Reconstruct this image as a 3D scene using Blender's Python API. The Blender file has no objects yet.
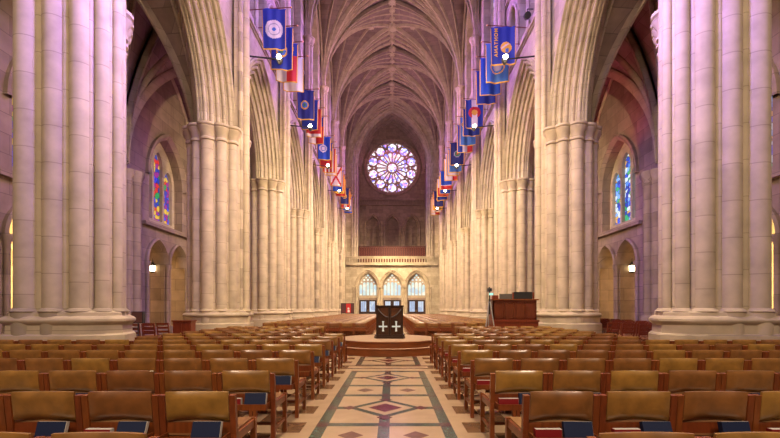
import bpy, math, random
from math import sin, cos, pi, sqrt, asin, acos, atan2
from mathutils import Vector, Matrix
from mathutils.geometry import tessellate_polygon

random.seed(7)
SC = bpy.context.scene
COL = SC.collection

# ------------------------------------------------------------------ camera
EYE = 1.43
cam_d = bpy.data.cameras.new('camera')
cam = bpy.data.objects.new('camera', cam_d)
COL.objects.link(cam)
cam.location = (0, 0, EYE)
cam.rotation_euler = (pi / 2, 0, 0)
cam_d.sensor_width = 36
cam_d.lens = 400 / 780 * 36
cam_d.shift_x = -0.0028
cam_d.shift_y = 0.1147
cam_d.clip_end = 300
SC.camera = cam

# ------------------------------------------------------------------ world, exposure
SC.view_settings.view_transform = 'Standard'
SC.view_settings.look = 'None'
SC.view_settings.gamma = 1
SC.view_settings.exposure = 0.0
W = bpy.data.worlds.new('world')
SC.world = W
W.use_nodes = True
W.node_tree.nodes['Background'].inputs[0].default_value = (1.0, 0.80, 0.66, 1)
W.node_tree.nodes['Background'].inputs[1].default_value = 0.05


# ------------------------------------------------------------------ lights: room sources and added fills
def area(loc, target, size, power, color, spread=180, sy=None):
    d = bpy.data.lights.new('area_light_data', 'AREA')
    d.energy = power
    d.color = color
    d.size = size
    if sy:
        d.shape = 'RECTANGLE'
        d.size_y = sy
    d.spread = math.radians(spread)
    o = bpy.data.objects.new('area_light', d)
    COL.objects.link(o)
    o.location = loc
    o.rotation_euler = (Vector(target) - Vector(loc)).to_track_quat('-Z', 'Y').to_euler()
    return o


WARM = (1.0, 0.72, 0.40)
AMBER = (1.0, 0.74, 0.26)
VIOLET = (0.52, 0.25, 1.0)
PINK = (1.0, 0.36, 0.62)
BAY0, BAY = 10.55, 7.05
PZ = [BAY0 + BAY * i for i in range(8)]            # pier positions along the nave
SPZ = 9.05                                          # arcade springing

# added warm fill behind the camera for the pier fronts and chairs
area((-4.2, -5, 13), (-5.5, 11, 4), 3.2, 1350, (1.0, 0.76, 0.56))
area((4.2, -5, 13), (5.5, 11, 4), 3.2, 1350, (1.0, 0.76, 0.56))
for s in (-1, 1):  # added violet fills for the pier shafts and upper walls
    area((-s * 1.5, 6.3, 13), (s * 7.6, 9.8, 8.5), 1.2, 360, (0.38, 0.22, 1.0), spread=60)
    area((s * 1.0, 9.0, 27), (s * 8.0, 17.5, 20), 2.5, 600, (0.34, 0.22, 1.0), spread=75)
# added overhead fill to brighten the seats, no fixtures hang here
for y_ in (6, 13, 21, 29, 37, 45, 53):
    area((0, y_ + 5 if y_ < 10 else y_ - 4, 17.5), (0, y_ if y_ < 10 else y_ + 4, 0), 1.6, 760, (1.0, 0.78, 0.52), spread=100)
for i in range(7):
    zc = PZ[i] + BAY / 2
    for s in (-1, 1):
        # warm flood lamps on the triforium ledge washing the opposite arcade
        area((s * 5.7, PZ[i] + 0.1, 13.0), (-s * 7.0, PZ[i] + BAY, 8.5), 0.35, 350, (1.0, 0.75, 0.44), spread=75)
        # coloured daylight through the clerestory glass
        area((s * 6.6, zc, 25.0), (-s * 6.9, zc - 3.0, 18.0), 2.5, 560, (0.30, 0.20, 1.0) if (i + (s > 0)) % 2 == 0 else (0.70, 0.22, 1.0), sy=5, spread=75)
        # aisle bays
        area((s * 10.3, zc, 9.0), (s * 10.3, zc, 0), 0.8, 12, (0.80, 0.40, 0.60))
        # wall passage behind the aisle wall
        area((s * 13.0, zc, 2.6), (s * 15.0, zc, 2.6), 2.0, 900, AMBER, sy=5)
area((10.2, 19.6, 8.0), (10.2, 20.5, 14), 0.5, 45, (1.0, 0.08, 0.22), spread=120)
area((-10.2, 19.6, 8.0), (-10.2, 20.5, 14), 0.5, 30, (0.7, 0.15, 0.6), spread=120)
area((0, 61.8, 27), (0, 62.5, 8), 4, 130, (0.9, 0.14, 0.40))  # added magenta fill tinting the tower bay
area((0, 52, 14), (0, 60, 3), 1.5, 330, WARM, spread=70)
area((0, 54, 20), (0, 40, 31), 3, 600, (1.0, 0.46, 0.60))  # added, like the next one, to brighten and pinken the vault
area((0, 34, 16), (0, 44, 31), 3, 1200, (1.0, 0.58, 0.52))


# ------------------------------------------------------------------ materials
def mat(name, col, rough=0.6, metal=0.0, var=0.0, scale=3.0, emis=None, es=1.0, spec=0.5, objvar=0.0, coat=0.0, bump=0.0, stretch=None):
    m = bpy.data.materials.new(name)
    m.use_nodes = True
    nt = m.node_tree
    b = nt.nodes['Principled BSDF']
    b.inputs['Base Color'].default_value = (*col, 1)
    b.inputs['Roughness'].default_value = rough
    b.inputs['Metallic'].default_value = metal
    b.inputs['Specular IOR Level'].default_value = spec
    b.inputs['Coat Weight'].default_value = coat
    if emis:
        b.inputs['Emission Color'].default_value = (*emis, 1)
        b.inputs['Emission Strength'].default_value = es
    if var or objvar or bump:
        g = nt.nodes.new('ShaderNodeNewGeometry')
        mp = nt.nodes.new('ShaderNodeMapping')
        nt.links.new(g.outputs['Position'], mp.inputs['Vector'])
        if stretch:
            mp.inputs['Scale'].default_value = stretch
        n = nt.nodes.new('ShaderNodeTexNoise')
        n.inputs['Scale'].default_value = scale
        n.inputs['Detail'].default_value = 4
        nt.links.new(mp.outputs[0], n.inputs['Vector'])
        hs = nt.nodes.new('ShaderNodeHueSaturation')
        hs.inputs['Color'].default_value = (*col, 1)
        mr = nt.nodes.new('ShaderNodeMapRange')
        mr.inputs[1].default_value = 0.3
        mr.inputs[2].default_value = 0.7
        mr.inputs[3].default_value = 1 - var
        mr.inputs[4].default_value = 1 + var
        nt.links.new(n.outputs[0], mr.inputs[0])
        last = mr.outputs[0]
        if objvar:
            oi = nt.nodes.new('ShaderNodeObjectInfo')
            m2 = nt.nodes.new('ShaderNodeMapRange')
            m2.inputs[3].default_value = 1 - objvar
            m2.inputs[4].default_value = 1 + objvar
            nt.links.new(oi.outputs['Random'], m2.inputs[0])
            mu = nt.nodes.new('ShaderNodeMath')
            mu.operation = 'MULTIPLY'
            nt.links.new(last, mu.inputs[0])
            nt.links.new(m2.outputs[0], mu.inputs[1])
            last = mu.outputs[0]
            m3 = nt.nodes.new('ShaderNodeMapRange')
            m3.inputs[3].default_value = 0.5 - objvar * 0.09
            m3.inputs[4].default_value = 0.5 + objvar * 0.03
            nt.links.new(oi.outputs['Random'], m3.inputs[0])
            nt.links.new(m3.outputs[0], hs.inputs['Hue'])
        nt.links.new(last, hs.inputs['Value'])
        nt.links.new(hs.outputs[0], b.inputs['Base Color'])
        if bump:
            bp = nt.nodes.new('ShaderNodeBump')
            bp.inputs['Strength'].default_value = bump
            bp.inputs['Distance'].default_value = 0.01
            nt.links.new(n.outputs[0], bp.inputs['Height'])
            nt.links.new(bp.outputs[0], b.inputs['Normal'])
    return m


def stone(name, col, mortar=0.62, bw=1.1, bh=0.62, var=0.16, ms=0.012, pershaft=False):
    """limestone blocks in courses, laid out in world space"""
    m = bpy.data.materials.new(name)
    m.use_nodes = True
    nt = m.node_tree
    N, L = nt.nodes, nt.links
    b = N['Principled BSDF']
    b.inputs['Roughness'].default_value = 0.75
    b.inputs['Specular IOR Level'].default_value = 0.25
    g = N.new('ShaderNodeNewGeometry')
    sx = N.new('ShaderNodeSeparateXYZ')
    L.new(g.outputs['Position'], sx.inputs[0])
    a = N.new('ShaderNodeMath'); a.operation = 'ADD'
    L.new(sx.outputs[0], a.inputs[0]); L.new(sx.outputs[1], a.inputs[1])
    cb = N.new('ShaderNodeCombineXYZ')
    L.new(a.outputs[0], cb.inputs[0]); L.new(sx.outputs[2], cb.inputs[1])
    if pershaft:
        oi = N.new('ShaderNodeObjectInfo')
        a2 = N.new('ShaderNodeMath'); a2.operation = 'MULTIPLY_ADD'; a2.inputs[1].default_value = 0.85
        L.new(oi.outputs['Random'], a2.inputs[0]); L.new(sx.outputs[2], a2.inputs[2])
        a3 = N.new('ShaderNodeMath'); a3.operation = 'MULTIPLY'; a3.inputs[1].default_value = 977.0
        L.new(oi.outputs['Random'], a3.inputs[0])
        L.new(a3.outputs[0], cb.inputs[0]); L.new(a2.outputs[0], cb.inputs[1])
    br = N.new('ShaderNodeTexBrick')
    br.inputs['Scale'].default_value = 1
    br.inputs['Mortar Size'].default_value = ms
    br.inputs['Mortar Smooth'].default_value = 0.3
    br.inputs['Brick Width'].default_value = bw
    br.inputs['Row Height'].default_value = bh
    c1 = tuple(min(1, c * (1 + var)) for c in col)
    c2 = (col[0] * (1 - var), col[1] * (1 - var * 1.1), col[2] * (1 - var * 1.3))
    br.inputs['Color1'].default_value = (*c1, 1)
    br.inputs['Color2'].default_value = (*c2, 1)
    br.inputs['Mortar'].default_value = (*[c * mortar for c in col], 1)
    L.new(cb.outputs[0], br.inputs['Vector'])
    n = N.new('ShaderNodeTexNoise')
    n.inputs['Scale'].default_value = 2.2
    n.inputs['Detail'].default_value = 6
    L.new(g.outputs['Position'], n.inputs['Vector'])
    mr = N.new('ShaderNodeMapRange')
    mr.inputs[1].default_value = 0.3; mr.inputs[2].default_value = 0.7
    mr.inputs[3].default_value = 0.84; mr.inputs[4].default_value = 1.14
    L.new(n.outputs[0], mr.inputs[0])
    mx = N.new('ShaderNodeMix'); mx.data_type = 'RGBA'; mx.blend_type = 'MULTIPLY'
    mx.inputs[0].default_value = 1
    L.new(br.outputs[0], mx.inputs[6]); L.new(mr.outputs[0], mx.inputs[7])
    L.new(mx.outputs[2], b.inputs['Base Color'])
    return m


def glass(name, cols, scale=2.0, es=3.0, lead=0.06, stretch=(1, 1, 1)):
    """stained glass lit from outside: coloured cells divided by dark leading"""
    m = bpy.data.materials.new(name)
    m.use_nodes = True
    nt = m.node_tree
    N, L = nt.nodes, nt.links
    b = N['Principled BSDF']
    b.inputs['Base Color'].default_value = (0.02, 0.02, 0.03, 1)
    b.inputs['Roughness'].default_value = 0.3
    g = N.new('ShaderNodeNewGeometry')
    mp = N.new('ShaderNodeMapping'); mp.inputs['Scale'].default_value = stretch
    L.new(g.outputs['Position'], mp.inputs[0])
    v = N.new('ShaderNodeTexVoronoi'); v.inputs['Scale'].default_value = scale
    L.new(mp.outputs[0], v.inputs['Vector'])
    sp = N.new('ShaderNodeSeparateColor')
    L.new(v.outputs['Color'], sp.inputs[0])
    cr = N.new('ShaderNodeValToRGB')
    cr.color_ramp.interpolation = 'CONSTANT'
    e = cr.color_ramp.elements
    while len(e) < len(cols):
        e.new(0.5)
    for i, c in enumerate(cols):
        e[i].position = i / len(cols)
        e[i].color = (*c, 1)
    L.new(sp.outputs[0], cr.inputs[0])
    d = N.new('ShaderNodeTexVoronoi'); d.feature = 'DISTANCE_TO_EDGE'; d.inputs['Scale'].default_value = scale
    L.new(mp.outputs[0], d.inputs['Vector'])
    gt = N.new('ShaderNodeMath'); gt.operation = 'GREATER_THAN'; gt.inputs[1].default_value = lead
    L.new(d.outputs[0], gt.inputs[0])
    ml = N.new('ShaderNodeMath'); ml.operation = 'MULTIPLY'; ml.inputs[1].default_value = es
    L.new(gt.outputs[0], ml.inputs[0])
    L.new(cr.outputs[0], b.inputs['Emission Color'])
    L.new(ml.outputs[0], b.inputs['Emission Strength'])
    return m


STONE = stone('limestone', (0.46, 0.39, 0.285), ms=0.008)
STONE_P = stone('limestone_pier', (0.49, 0.40, 0.285), bw=1.7, bh=0.85, var=0.04, mortar=0.70, pershaft=True)
STONE_R = stone('limestone_rib', (0.46, 0.385, 0.28), bw=2.0, bh=0.5, var=0.08, mortar=0.75)
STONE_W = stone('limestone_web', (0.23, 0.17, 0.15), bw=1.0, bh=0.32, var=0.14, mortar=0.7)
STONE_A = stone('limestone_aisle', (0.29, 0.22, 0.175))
LEATHER = mat('tan_leather', (0.25, 0.120, 0.024), 0.34, var=0.25, scale=9, objvar=0.25, bump=0.2, spec=0.8, coat=0.35)
SEATL = mat('seat_leather', (0.25, 0.125, 0.045), 0.42, var=0.12, scale=9, objvar=0.12)
WOOD = mat('chair_wood', (0.19, 0.050, 0.011), 0.36, var=0.25, scale=6, stretch=(6, 6, 1), objvar=0.1)
REDWOOD = mat('mahogany', (0.17, 0.032, 0.012), 0.3, var=0.22, scale=5, stretch=(5, 5, 1))
DARKWOOD = mat('dark_carved_wood', (0.030, 0.012, 0.007), 0.35, var=0.3, scale=6, stretch=(5, 5, 1))
PLATWOOD = mat('platform_wood', (0.22, 0.060, 0.014), 0.35, var=0.2, scale=3, stretch=(1, 1, 6))
NAVY = mat('navy_cloth', (0.012, 0.020, 0.060), 0.6, spec=0.25)
REDB = mat('red_cloth', (0.25, 0.012, 0.016), 0.5)
PAPER = mat('paper', (0.75, 0.72, 0.66), 0.7)
BLACK = mat('black_metal', (0.02, 0.02, 0.02), 0.4)
BRASS = mat('brass', (0.7, 0.45, 0.15), 0.3, metal=1)
SILVER = mat('polished_silver', (0.85, 0.88, 0.92), 0.25, metal=0.3)
BEIGE = mat('beige_marble', (0.40, 0.28, 0.18), 0.22, var=0.10, scale=3)
BROWN = mat('brown_marble', (0.15, 0.080, 0.040), 0.25, var=0.2, scale=5)
GREEN = mat('green_marble', (0.050, 0.078, 0.062), 0.2, var=0.75, scale=16)
MAROON = mat('maroon_marble', (0.10, 0.013, 0.022), 0.2, var=0.2, scale=10)
DIA = mat('rose_brown_marble', (0.17, 0.085, 0.065), 0.22, var=0.15, scale=8)
CARPET = mat('beige_carpet', (0.34, 0.225, 0.15), 0.85, var=0.06, scale=20)
LAMP = mat('lamp_glass', (1, 1, 1), 0.4, emis=(1.0, 0.80, 0.45), es=14)
SPOTL = mat('flood_lens', (1, 1, 1), 0.4, emis=(1.0, 0.93, 0.85), es=22)
SCREEN = mat('screen_glow', (0.1, 0.2, 0.2), 0.4, emis=(0.35, 0.85, 0.75), es=1.0)
ROSEG = glass('rose_glass', [(0.95, 0.75, 0.95), (0.35, 0.22, 1.0), (1.0, 0.90, 1.0), (0.80, 0.35, 0.75), (0.95, 0.85, 1.0), (0.25, 0.25, 1.0), (1.0, 0.62, 0.62), (0.9, 0.92, 1.0)], 3.0, 1.5, 0.02)
GL_L = glass('aisle_glass_red_blue', [(0.03, 0.05, 0.9), (0.8, 0.03, 0.02), (0.02, 0.05, 0.5), (0.9, 0.6, 0.05), (0.02, 0.4, 0.1), (0.4, 0.02, 0.3), (0.05, 0.1, 1.0)], 4.5, 0.9, 0.03)
GL_R = glass('aisle_glass_blue_green', [(0.03, 0.10, 0.9), (0.25, 0.5, 1.0), (0.02, 0.05, 0.5), (0.8, 0.9, 1.0), (0.05, 0.5, 0.2), (0.1, 0.3, 0.9), (0.9, 0.5, 0.1)], 4.5, 1.1, 0.03)
GL_C = glass('clerestory_glass', [(0.5, 0.3, 1.0), (0.9, 0.5, 0.8), (0.3, 0.3, 1.0), (0.9, 0.8, 1.0)], 2.0, 1.2, 0.03)
GL_W = glass('west_glass', [(0.62, 0.82, 0.82), (0.75, 0.92, 0.88), (0.90, 0.95, 0.85), (0.55, 0.75, 0.85)], 1.6, 0.95, 0.0)
GL_D = glass('door_glass', [(0.60, 0.72, 0.95), (0.75, 0.85, 1.0), (0.50, 0.62, 0.85)], 1.2, 0.85, 0.0)


# ------------------------------------------------------------------ mesh builder
class MB:
    def __init__(s):
        s.v, s.f, s.m = [], [], []
        s.mi = 0

    def add(s, verts, faces, mi=None):
        o = len(s.v)
        s.v += [tuple(p) for p in verts]
        s.f += [tuple(i + o for i in f) for f in faces]
        s.m += [s.mi if mi is None else mi] * len(faces)

    def box(s, c, d, mi=None, M=None):
        x, y, z = d[0] / 2, d[1] / 2, d[2] / 2
        vs = [(a * x, b * y, e * z) for a in (-1, 1) for b in (-1, 1) for e in (-1, 1)]
        if M is not None:
            vs = [M @ Vector(p) for p in vs]
        vs = [(p[0] + c[0], p[1] + c[1], p[2] + c[2]) for p in vs]
        s.add(vs, [(0, 1, 3, 2), (4, 6, 7, 5), (0, 4, 5, 1), (2, 3, 7, 6), (0, 2, 6, 4), (1, 5, 7, 3)], mi)

    def bar(s, a, b, w, d=None, mi=None):
        a, b = Vector(a), Vector(b)
        t = (b - a)
        q = t.to_track_quat('Z', 'Y').to_matrix()
        s.box((a + b) / 2, (w, d or w, t.length), mi, q)

    def tube(s, pts, r, n=8, mi=None, cap=True):
        pts = [Vector(p) for p in pts]
        rings = []
        for i, p in enumerate(pts):
            t = (pts[min(i + 1, len(pts) - 1)] - pts[max(i - 1, 0)]).normalized()
            q = t.to_track_quat('Z', 'Y').to_matrix()
            rr = r[i] if isinstance(r, (list, tuple)) else r
            rings.append([p + q @ Vector((rr * cos(2 * pi * k / n), rr * sin(2 * pi * k / n), 0)) for k in range(n)])
        s.loft(rings, True, cap, mi)

    def loft(s, rings, closed=False, cap=False, mi=None):
        n = len(rings[0])
        vs = [p for r in rings for p in r]
        fs = []
        for i in range(len(rings) - 1):
            for k in range(n if closed else n - 1):
                a, b = i * n + k, i * n + (k + 1) % n
                fs.append((a, b, b + n, a + n))
        if cap:
            fs.append(tuple(range(n - 1, -1, -1)))
            fs.append(tuple((len(rings) - 1) * n + k for k in range(n)))
        s.add(vs, fs, mi)

    def lathe(s, prof, c=(0, 0), n=20, mi=None, cap=True):
        rings = [[(c[0] + r * cos(2 * pi * k / n), c[1] + r * sin(2 * pi * k / n), z) for k in range(n)] for r, z in prof]
        s.loft(rings, True, cap, mi)

    def prism(s, poly, z0, z1, mi=None, poly2=None):
        a = [(p[0], p[1], z0) for p in poly]
        b = [(p[0], p[1], z1) for p in (poly2 or poly)]
        s.loft([a, b], True, True, mi)

    def plate(s, outline, holes, fn, w0, w1, mi=None):
        """a slab with holes: 2-D loops in (u, v), fn(u, v, w) gives the place"""
        loops = [outline] + holes
        flat = [p for l in loops for p in l]
        tris = tessellate_polygon([[Vector((p[0], p[1], 0)) for p in l] for l in loops])
        n = len(flat)
        vs = [fn(p[0], p[1], w0) for p in flat] + [fn(p[0], p[1], w1) for p in flat]
        fs = [tuple(t) for t in tris] + [tuple(i + n for i in reversed(t)) for t in tris]
        o = 0
        for l in loops:
            k = len(l)
            for i in range(k):
                a, b = o + i, o + (i + 1) % k
                fs.append((a, b, b + n, a + n))
            o += k
        s.add(vs, fs, mi)

    def build(s, name, mats, parent=None, smooth=True, loc=None, angle=40):
        me = bpy.data.meshes.new(name)
        me.from_pydata(s.v, [], s.f)
        for m in (mats if isinstance(mats, (list, tuple)) else [mats]):
            me.materials.append(m)
        me.polygons.foreach_set('material_index', s.m)
        import bmesh
        bm = bmesh.new(); bm.from_mesh(me)
        bmesh.ops.recalc_face_normals(bm, faces=bm.faces)
        bm.to_mesh(me); bm.free()
        if smooth:
            me.polygons.foreach_set('use_smooth', [True] * len(me.polygons))
            me.set_sharp_from_angle(angle=math.radians(angle))
        o = bpy.data.objects.new(name, me)
        COL.objects.link(o)
        if parent:
            o.parent = parent
        if loc:
            o.location = loc
        return o


def tag(o, label, cat, group=None):
    o['label'] = label
    o['category'] = cat
    if group:
        o['group'] = group
    return o


def thing(name, label, cat, loc=(0, 0, 0), rz=0, group=None):
    o = bpy.data.objects.new(name, None)
    COL.objects.link(o)
    o.location = loc
    o.rotation_euler = (0, 0, rz)
    o.empty_display_size = 0.2
    return tag(o, label, cat, group)


def struct(o):
    o['kind'] = 'structure'
    return o


def dup(root, loc, label=None, rz=None, only=None):
    r = root.copy(); COL.objects.link(r)
    r.location = loc
    if rz is not None:
        r.rotation_euler = (0, 0, rz)
    if label:
        r['label'] = label
    for ch in root.children:
        if only and not ch.name.split('.')[0] in only:
            continue
        c = ch.copy(); COL.objects.link(c); c.parent = r
        for g in ch.children:
            d = g.copy(); COL.objects.link(d); d.parent = c
    return r


def arch_pts(cx, half, spring, r, base=None, n=12):
    """closed loop of a pointed-arch opening: (u, v) from the foot up and over"""
    c = r - half
    th = acos(c / r)
    R = [(cx - c + r * cos(th * k / n), spring + r * sin(th * k / n)) for k in range(n + 1)]
    Lp = [(2 * cx - p[0], p[1]) for p in R[:-1]][::-1]
    out = R + Lp
    if base is not None:
        out = [(cx + half, base)] + out + [(cx - half, base)] if base < spring - 1e-6 else out
    return out


def arch_loft(mb, cx, half, spring, r, prof, fn, n=14, mi=None):
    """sweep a moulding round a pointed arch; prof = [(inward offset, w)]"""
    c = r - half
    for s in (-1, 1):
        rings = []
        for k in range(n + 1):
            t = k / n
            ring = []
            for rho, w in prof:
                R = r - rho
                th = acos(max(-1, min(1, c / R))) * t
                ring.append(fn(cx + s * (-c + R * cos(th)), spring + R * sin(th), w))
            rings.append(ring)
        mb.loft(rings, False, False, mi)


def order_profile(k_n, step, w0, dw, roll, wmid, wback):
    """stepped orders with a roll at every salient edge, nave face to aisle face"""
    P = [(0, w0)]
    for k in range(k_n):
        u = w0 + dw * k
        r0 = step * (k + 1)
        P.append((r0 - roll * 2.45, u))
        P.append((r0 - roll * 2.15, u + roll * 1.7))
        for a in range(8):
            th = pi * 1.12 - a * (pi * 1.45) / 7
            P.append((r0 - roll + roll * cos(th), u + roll * 0.9 - roll * sin(th)))
        P.append((r0 - roll * 0.5, u + roll * 2.0))
        P.append((r0, w0 + dw * (k + 1)))
    half = list(P)
    M = wmid
    back = [(rho, 2 * M - w) for rho, w in reversed(half)]
    P = half + back
    return [(rho, w if w <= wback else wback) for rho, w in P]


SIDE = {-1: 'loudspeaker', 1: 'console'}
ORD = ['first', 'second', 'third', 'fourth', 'fifth', 'sixth', 'seventh', 'eighth', 'ninth', 'tenth', 'eleventh', 'twelfth', 'thirteenth', 'fourteenth', 'fifteenth']

# ================================================================== STRUCTURE
# ------------------------------------------------------------------ floor
fl = MB()
fl.box((0, 27, -0.11), (34, 82, 0.2), 0)
CX = -0.10


def slab(x0, x1, y0, y1, mi, h=0.0):
    fl.box(((x0 + x1) / 2, (y0 + y1) / 2, -0.005 + h / 2), (x1 - x0, y1 - y0, 0.010 + h), mi)


def poly(pts, mi, z):
    fl.add([(p[0], p[1], z) for p in pts] + [(p[0], p[1], z - 0.006) for p in pts],
           [tuple(range(len(pts))), tuple(range(2 * len(pts) - 1, len(pts) - 1, -1))] +
           [(i, (i + 1) % len(pts), (i + 1) % len(pts) + len(pts), i + len(pts)) for i in range(len(pts))], mi)


D = 0.83
hb, bw2 = 0.756, 0.068
# paler and darker stones of the pavement beside the patterned strip
t = 0.415
for s in (-1, 1):
    xa, xb = CX + s * 0.83, CX + s * 0.97
    slab(min(xa, xb), max(xa, xb), 1.7, 58, 1)
    for i in range(18):
        for j in range(0, 36):
            x0 = 0.97 + i * 0.30
            y0 = 1.7 + j * t
            xa, xb = CX + s * x0, CX + s * (x0 + 0.30)
            slab(min(xa, xb), max(xa, xb), y0, y0 + t, 2 if (i + j) % 2 else 1)
slab(CX - 0.83, CX + 0.83, 1.7, 60, 1, 0.0005)
for s in (-1, 1):
    for (a, b) in ((1.7, 9.14), (10.03, 11.9), (15.5, 58)):
        poly([(CX + s * hb - bw2, a), (CX + s * hb + bw2, a), (CX + s * hb + bw2, b), (CX + s * hb - bw2, b)], 3, 0.0020)
for (a, b) in ((1.7, 9.14), (10.03, 11.9), (15.5, 58)):
    poly([(CX - bw2, a), (CX + bw2, a), (CX + bw2, b), (CX - bw2, b)], 3, 0.0020)
slab(CX - 0.83, CX + 0.83, 9.14, 9.46, 1, 0.004)
slab(CX - 1.2, CX + 1.2, 9.46, 9.60, 2, 0.005)
slab(CX - 1.2, CX + 1.2, 9.88, 10.0, 2, 0.005)


def cross(y, full=True):
    w = 0.062
    spans = [(-hb + bw2, hb - bw2)] if full else [(-hb + bw2, -0.48), (0.48, hb - bw2)]
    for a, b in spans:
        poly([(CX + a, y - w), (CX + b, y - w), (CX + b, y + w), (CX + a, y + w)], 3, 0.0030)
    for s in ((-hb, 0, hb) if full else (-hb, hb)):
        poly([(CX + s - bw2, y - w), (CX + s + bw2, y - w), (CX + s + bw2, y + w), (CX + s - bw2, y + w)], 4, 0.0040)


def bigdia(y):
    R = 0.53
    poly([(CX - 0.60, y), (CX, y - 0.60), (CX + 0.60, y), (CX, y + 0.60)], 1, 0.0030)
    poly([(CX - R, y), (CX, y - R), (CX + R, y), (CX, y + R)], 3, 0.0040)
    poly([(CX - R + 0.13, y), (CX, y - R + 0.13), (CX + R - 0.13, y), (CX, y + R - 0.13)], 1, 0.0050)
    poly([(CX - 0.24, y), (CX, y - 0.24), (CX + 0.24, y), (CX, y + 0.24)], 4, 0.0060)
    for a, b in ((1, 0), (-1, 0), (0, 1), (0, -1)):
        c = (CX + a * (R - 0.02), y + b * (R - 0.02))
        poly([(c[0] - 0.10, c[1]), (c[0], c[1] - 0.10), (c[0] + 0.10, c[1]), (c[0], c[1] + 0.10)], 4, 0.0065)


def smalldias(y):
    for s in (-1, 1):
        x = CX + s * 0.37
        poly([(x - 0.145, y), (x, y - 0.145), (x + 0.145, y), (x, y + 0.145)], 5, 0.0030)


for y in (4.92 - D * 3, 4.92 - D, 4.92, 4.92 + 2 * D, 4.92 + 3 * D, 4.92 + 5 * D, 10.1, 11.76):
    cross(y)
for y in (4.92 - 2 * D, 4.92 + D, 4.92 + 4 * D, 10.93):
    cross(y, False)
    bigdia(y)
smalldias(4.92 - D / 2)
smalldias(4.92 + 2.5 * D)
y = 16.0
while y < 57:
    cross(y); cross(y + 2 * D); cross(y + D, False); bigdia(y + D); smalldias(y + 2.5 * D)
    y += 3 * D
struct(fl.build('floor', [BROWN, BEIGE, BROWN, GREEN, MAROON, DIA], smooth=False))

# ------------------------------------------------------------------ nave walls
UW = 6.95      # face of the wall above the arcade
def arc_of(i):
    return (13.68, 3.78, 7.0) if i == 0 else (PZ[i] + BAY / 2, 3.4, 6.2)


for s in (-1, 1):
    nm = 'wall_left' if s < 0 else 'wall_right'
    f = lambda u, v, w, s=s: (s * w, u, v)
    mb = MB()
    # arcade spandrels: notched along the bottom by the arches
    out = [(PZ[0] - 0.8, 15.3), (PZ[0] - 0.8, SPZ)]
    for i in range(7):
        c, ha, ra = arc_of(i)
        a = arch_pts(c, ha, SPZ, ra, n=14)
        out += a[::-1]
    out += [(60.2, SPZ), (60.2, 15.3)]
    mb.plate(out, [], f, UW, 8.40)
    # triforium and clerestory
    holes = []
    for i in range(7):
        c = PZ[i] + BAY / 2
        for d in (-1.72, 0, 1.72):
            holes.append(arch_pts(c + d, 0.66, 17.6, 1.1, 15.95, n=8))
        holes.append(arch_pts(c, 2.2, 25.2, 4.6, 20.4, n=10))
    mb.plate([(PZ[0] - 0.8, 15.3), (60.2, 15.3), (60.2, 31.6), (PZ[0] - 0.8, 31.6)], holes, f, UW, 8.0)
    wall = struct(mb.build(nm, STONE))
    # back wall of the triforium passage
    b2 = MB()
    b2.box((s * 9.6, (PZ[0] + 60) / 2, 17.6), (0.3, 50.5, 4.8))
    b2.box((s * 8.9, (PZ[0] + 60) / 2, 20.0), (1.6, 50.5, 0.2))
    b2.box((s * 8.9, (PZ[0] + 60) / 2, 15.2), (1.6, 50.5, 0.2))
    b2.build('passage_wall', STONE_A, wall)
    # string courses
    st = MB()
    for h, d in ((15.3, 0.16), (19.6, 0.14)):
        for i in range(7):
            st.box((s * (UW - d / 2), PZ[i] + BAY / 2, h + 0.10), (d, BAY - 0.9, 0.12))
            st.box((s * (UW - d / 4), PZ[i] + BAY / 2, h), (d / 2, BAY - 0.9, 0.10))
    struct(st.build('trim_1' if s < 0 else 'trim_2', STONE, smooth=False))
    # colonnettes in front of the triforium openings
    for i in range(7):
        cl = MB()
        c = PZ[i] + BAY / 2
        for d in (-2.58, -0.86, 0.86, 2.58):
            for e in (-0.09, 0.09):
                cl.lathe([(0.11, 15.4), (0.11, 15.55), (0.065, 15.65), (0.065, 17.45), (0.10, 17.6), (0.10, 17.7)], (s * (UW - 0.08), c + d + e), 8)
        for d in (-1.72, 0, 1.72):
            arch_loft(cl, c + d, 0.84, 17.6, 1.28, [(0, UW), (0, UW - 0.12), (0.08, UW - 0.15), (0.15, UW - 0.1), (0.18, UW)], f, 7)
        arch_loft(cl, c, 2.5, 25.2, 4.9, [(0, UW), (0, UW - 0.12), (0.12, UW - 0.16), (0.22, UW - 0.1), (0.30, UW)], f, 8)
        cl.build('triforium_moulding', STONE_R, wall)

WN = [0]


def window(kind_mat, framebuild, panes):
    WN[0] += 1
    o = framebuild.build('window_%d' % WN[0], STONE_R)
    struct(o)
    panes.build('glass', kind_mat, o, smooth=False)
    return o


# clerestory windows
for s in (-1, 1):
    f = lambda u, v, w, s=s: (s * w, u, v)
    for i in range(7):
        c = PZ[i] + BAY / 2
        fr, pn = MB(), MB()
        out = arch_pts(c, 2.2, 25.2, 4.6, 20.4, n=10)
        holes = [arch_pts(c + d, 0.58, 24.6, 0.95, 20.5, n=6) for d in (-1.38, 0, 1.38)]
        holes.append([(c + 0.62 * cos(2 * pi * k / 14), 27.0 + 0.62 * sin(2 * pi * k / 14)) for k in range(14)])
        fr.plate(out, holes, f, 7.45, 7.65)
        pn.plate(out, [], f, 7.68, 7.72)
        window(GL_C, fr, pn)

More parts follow.
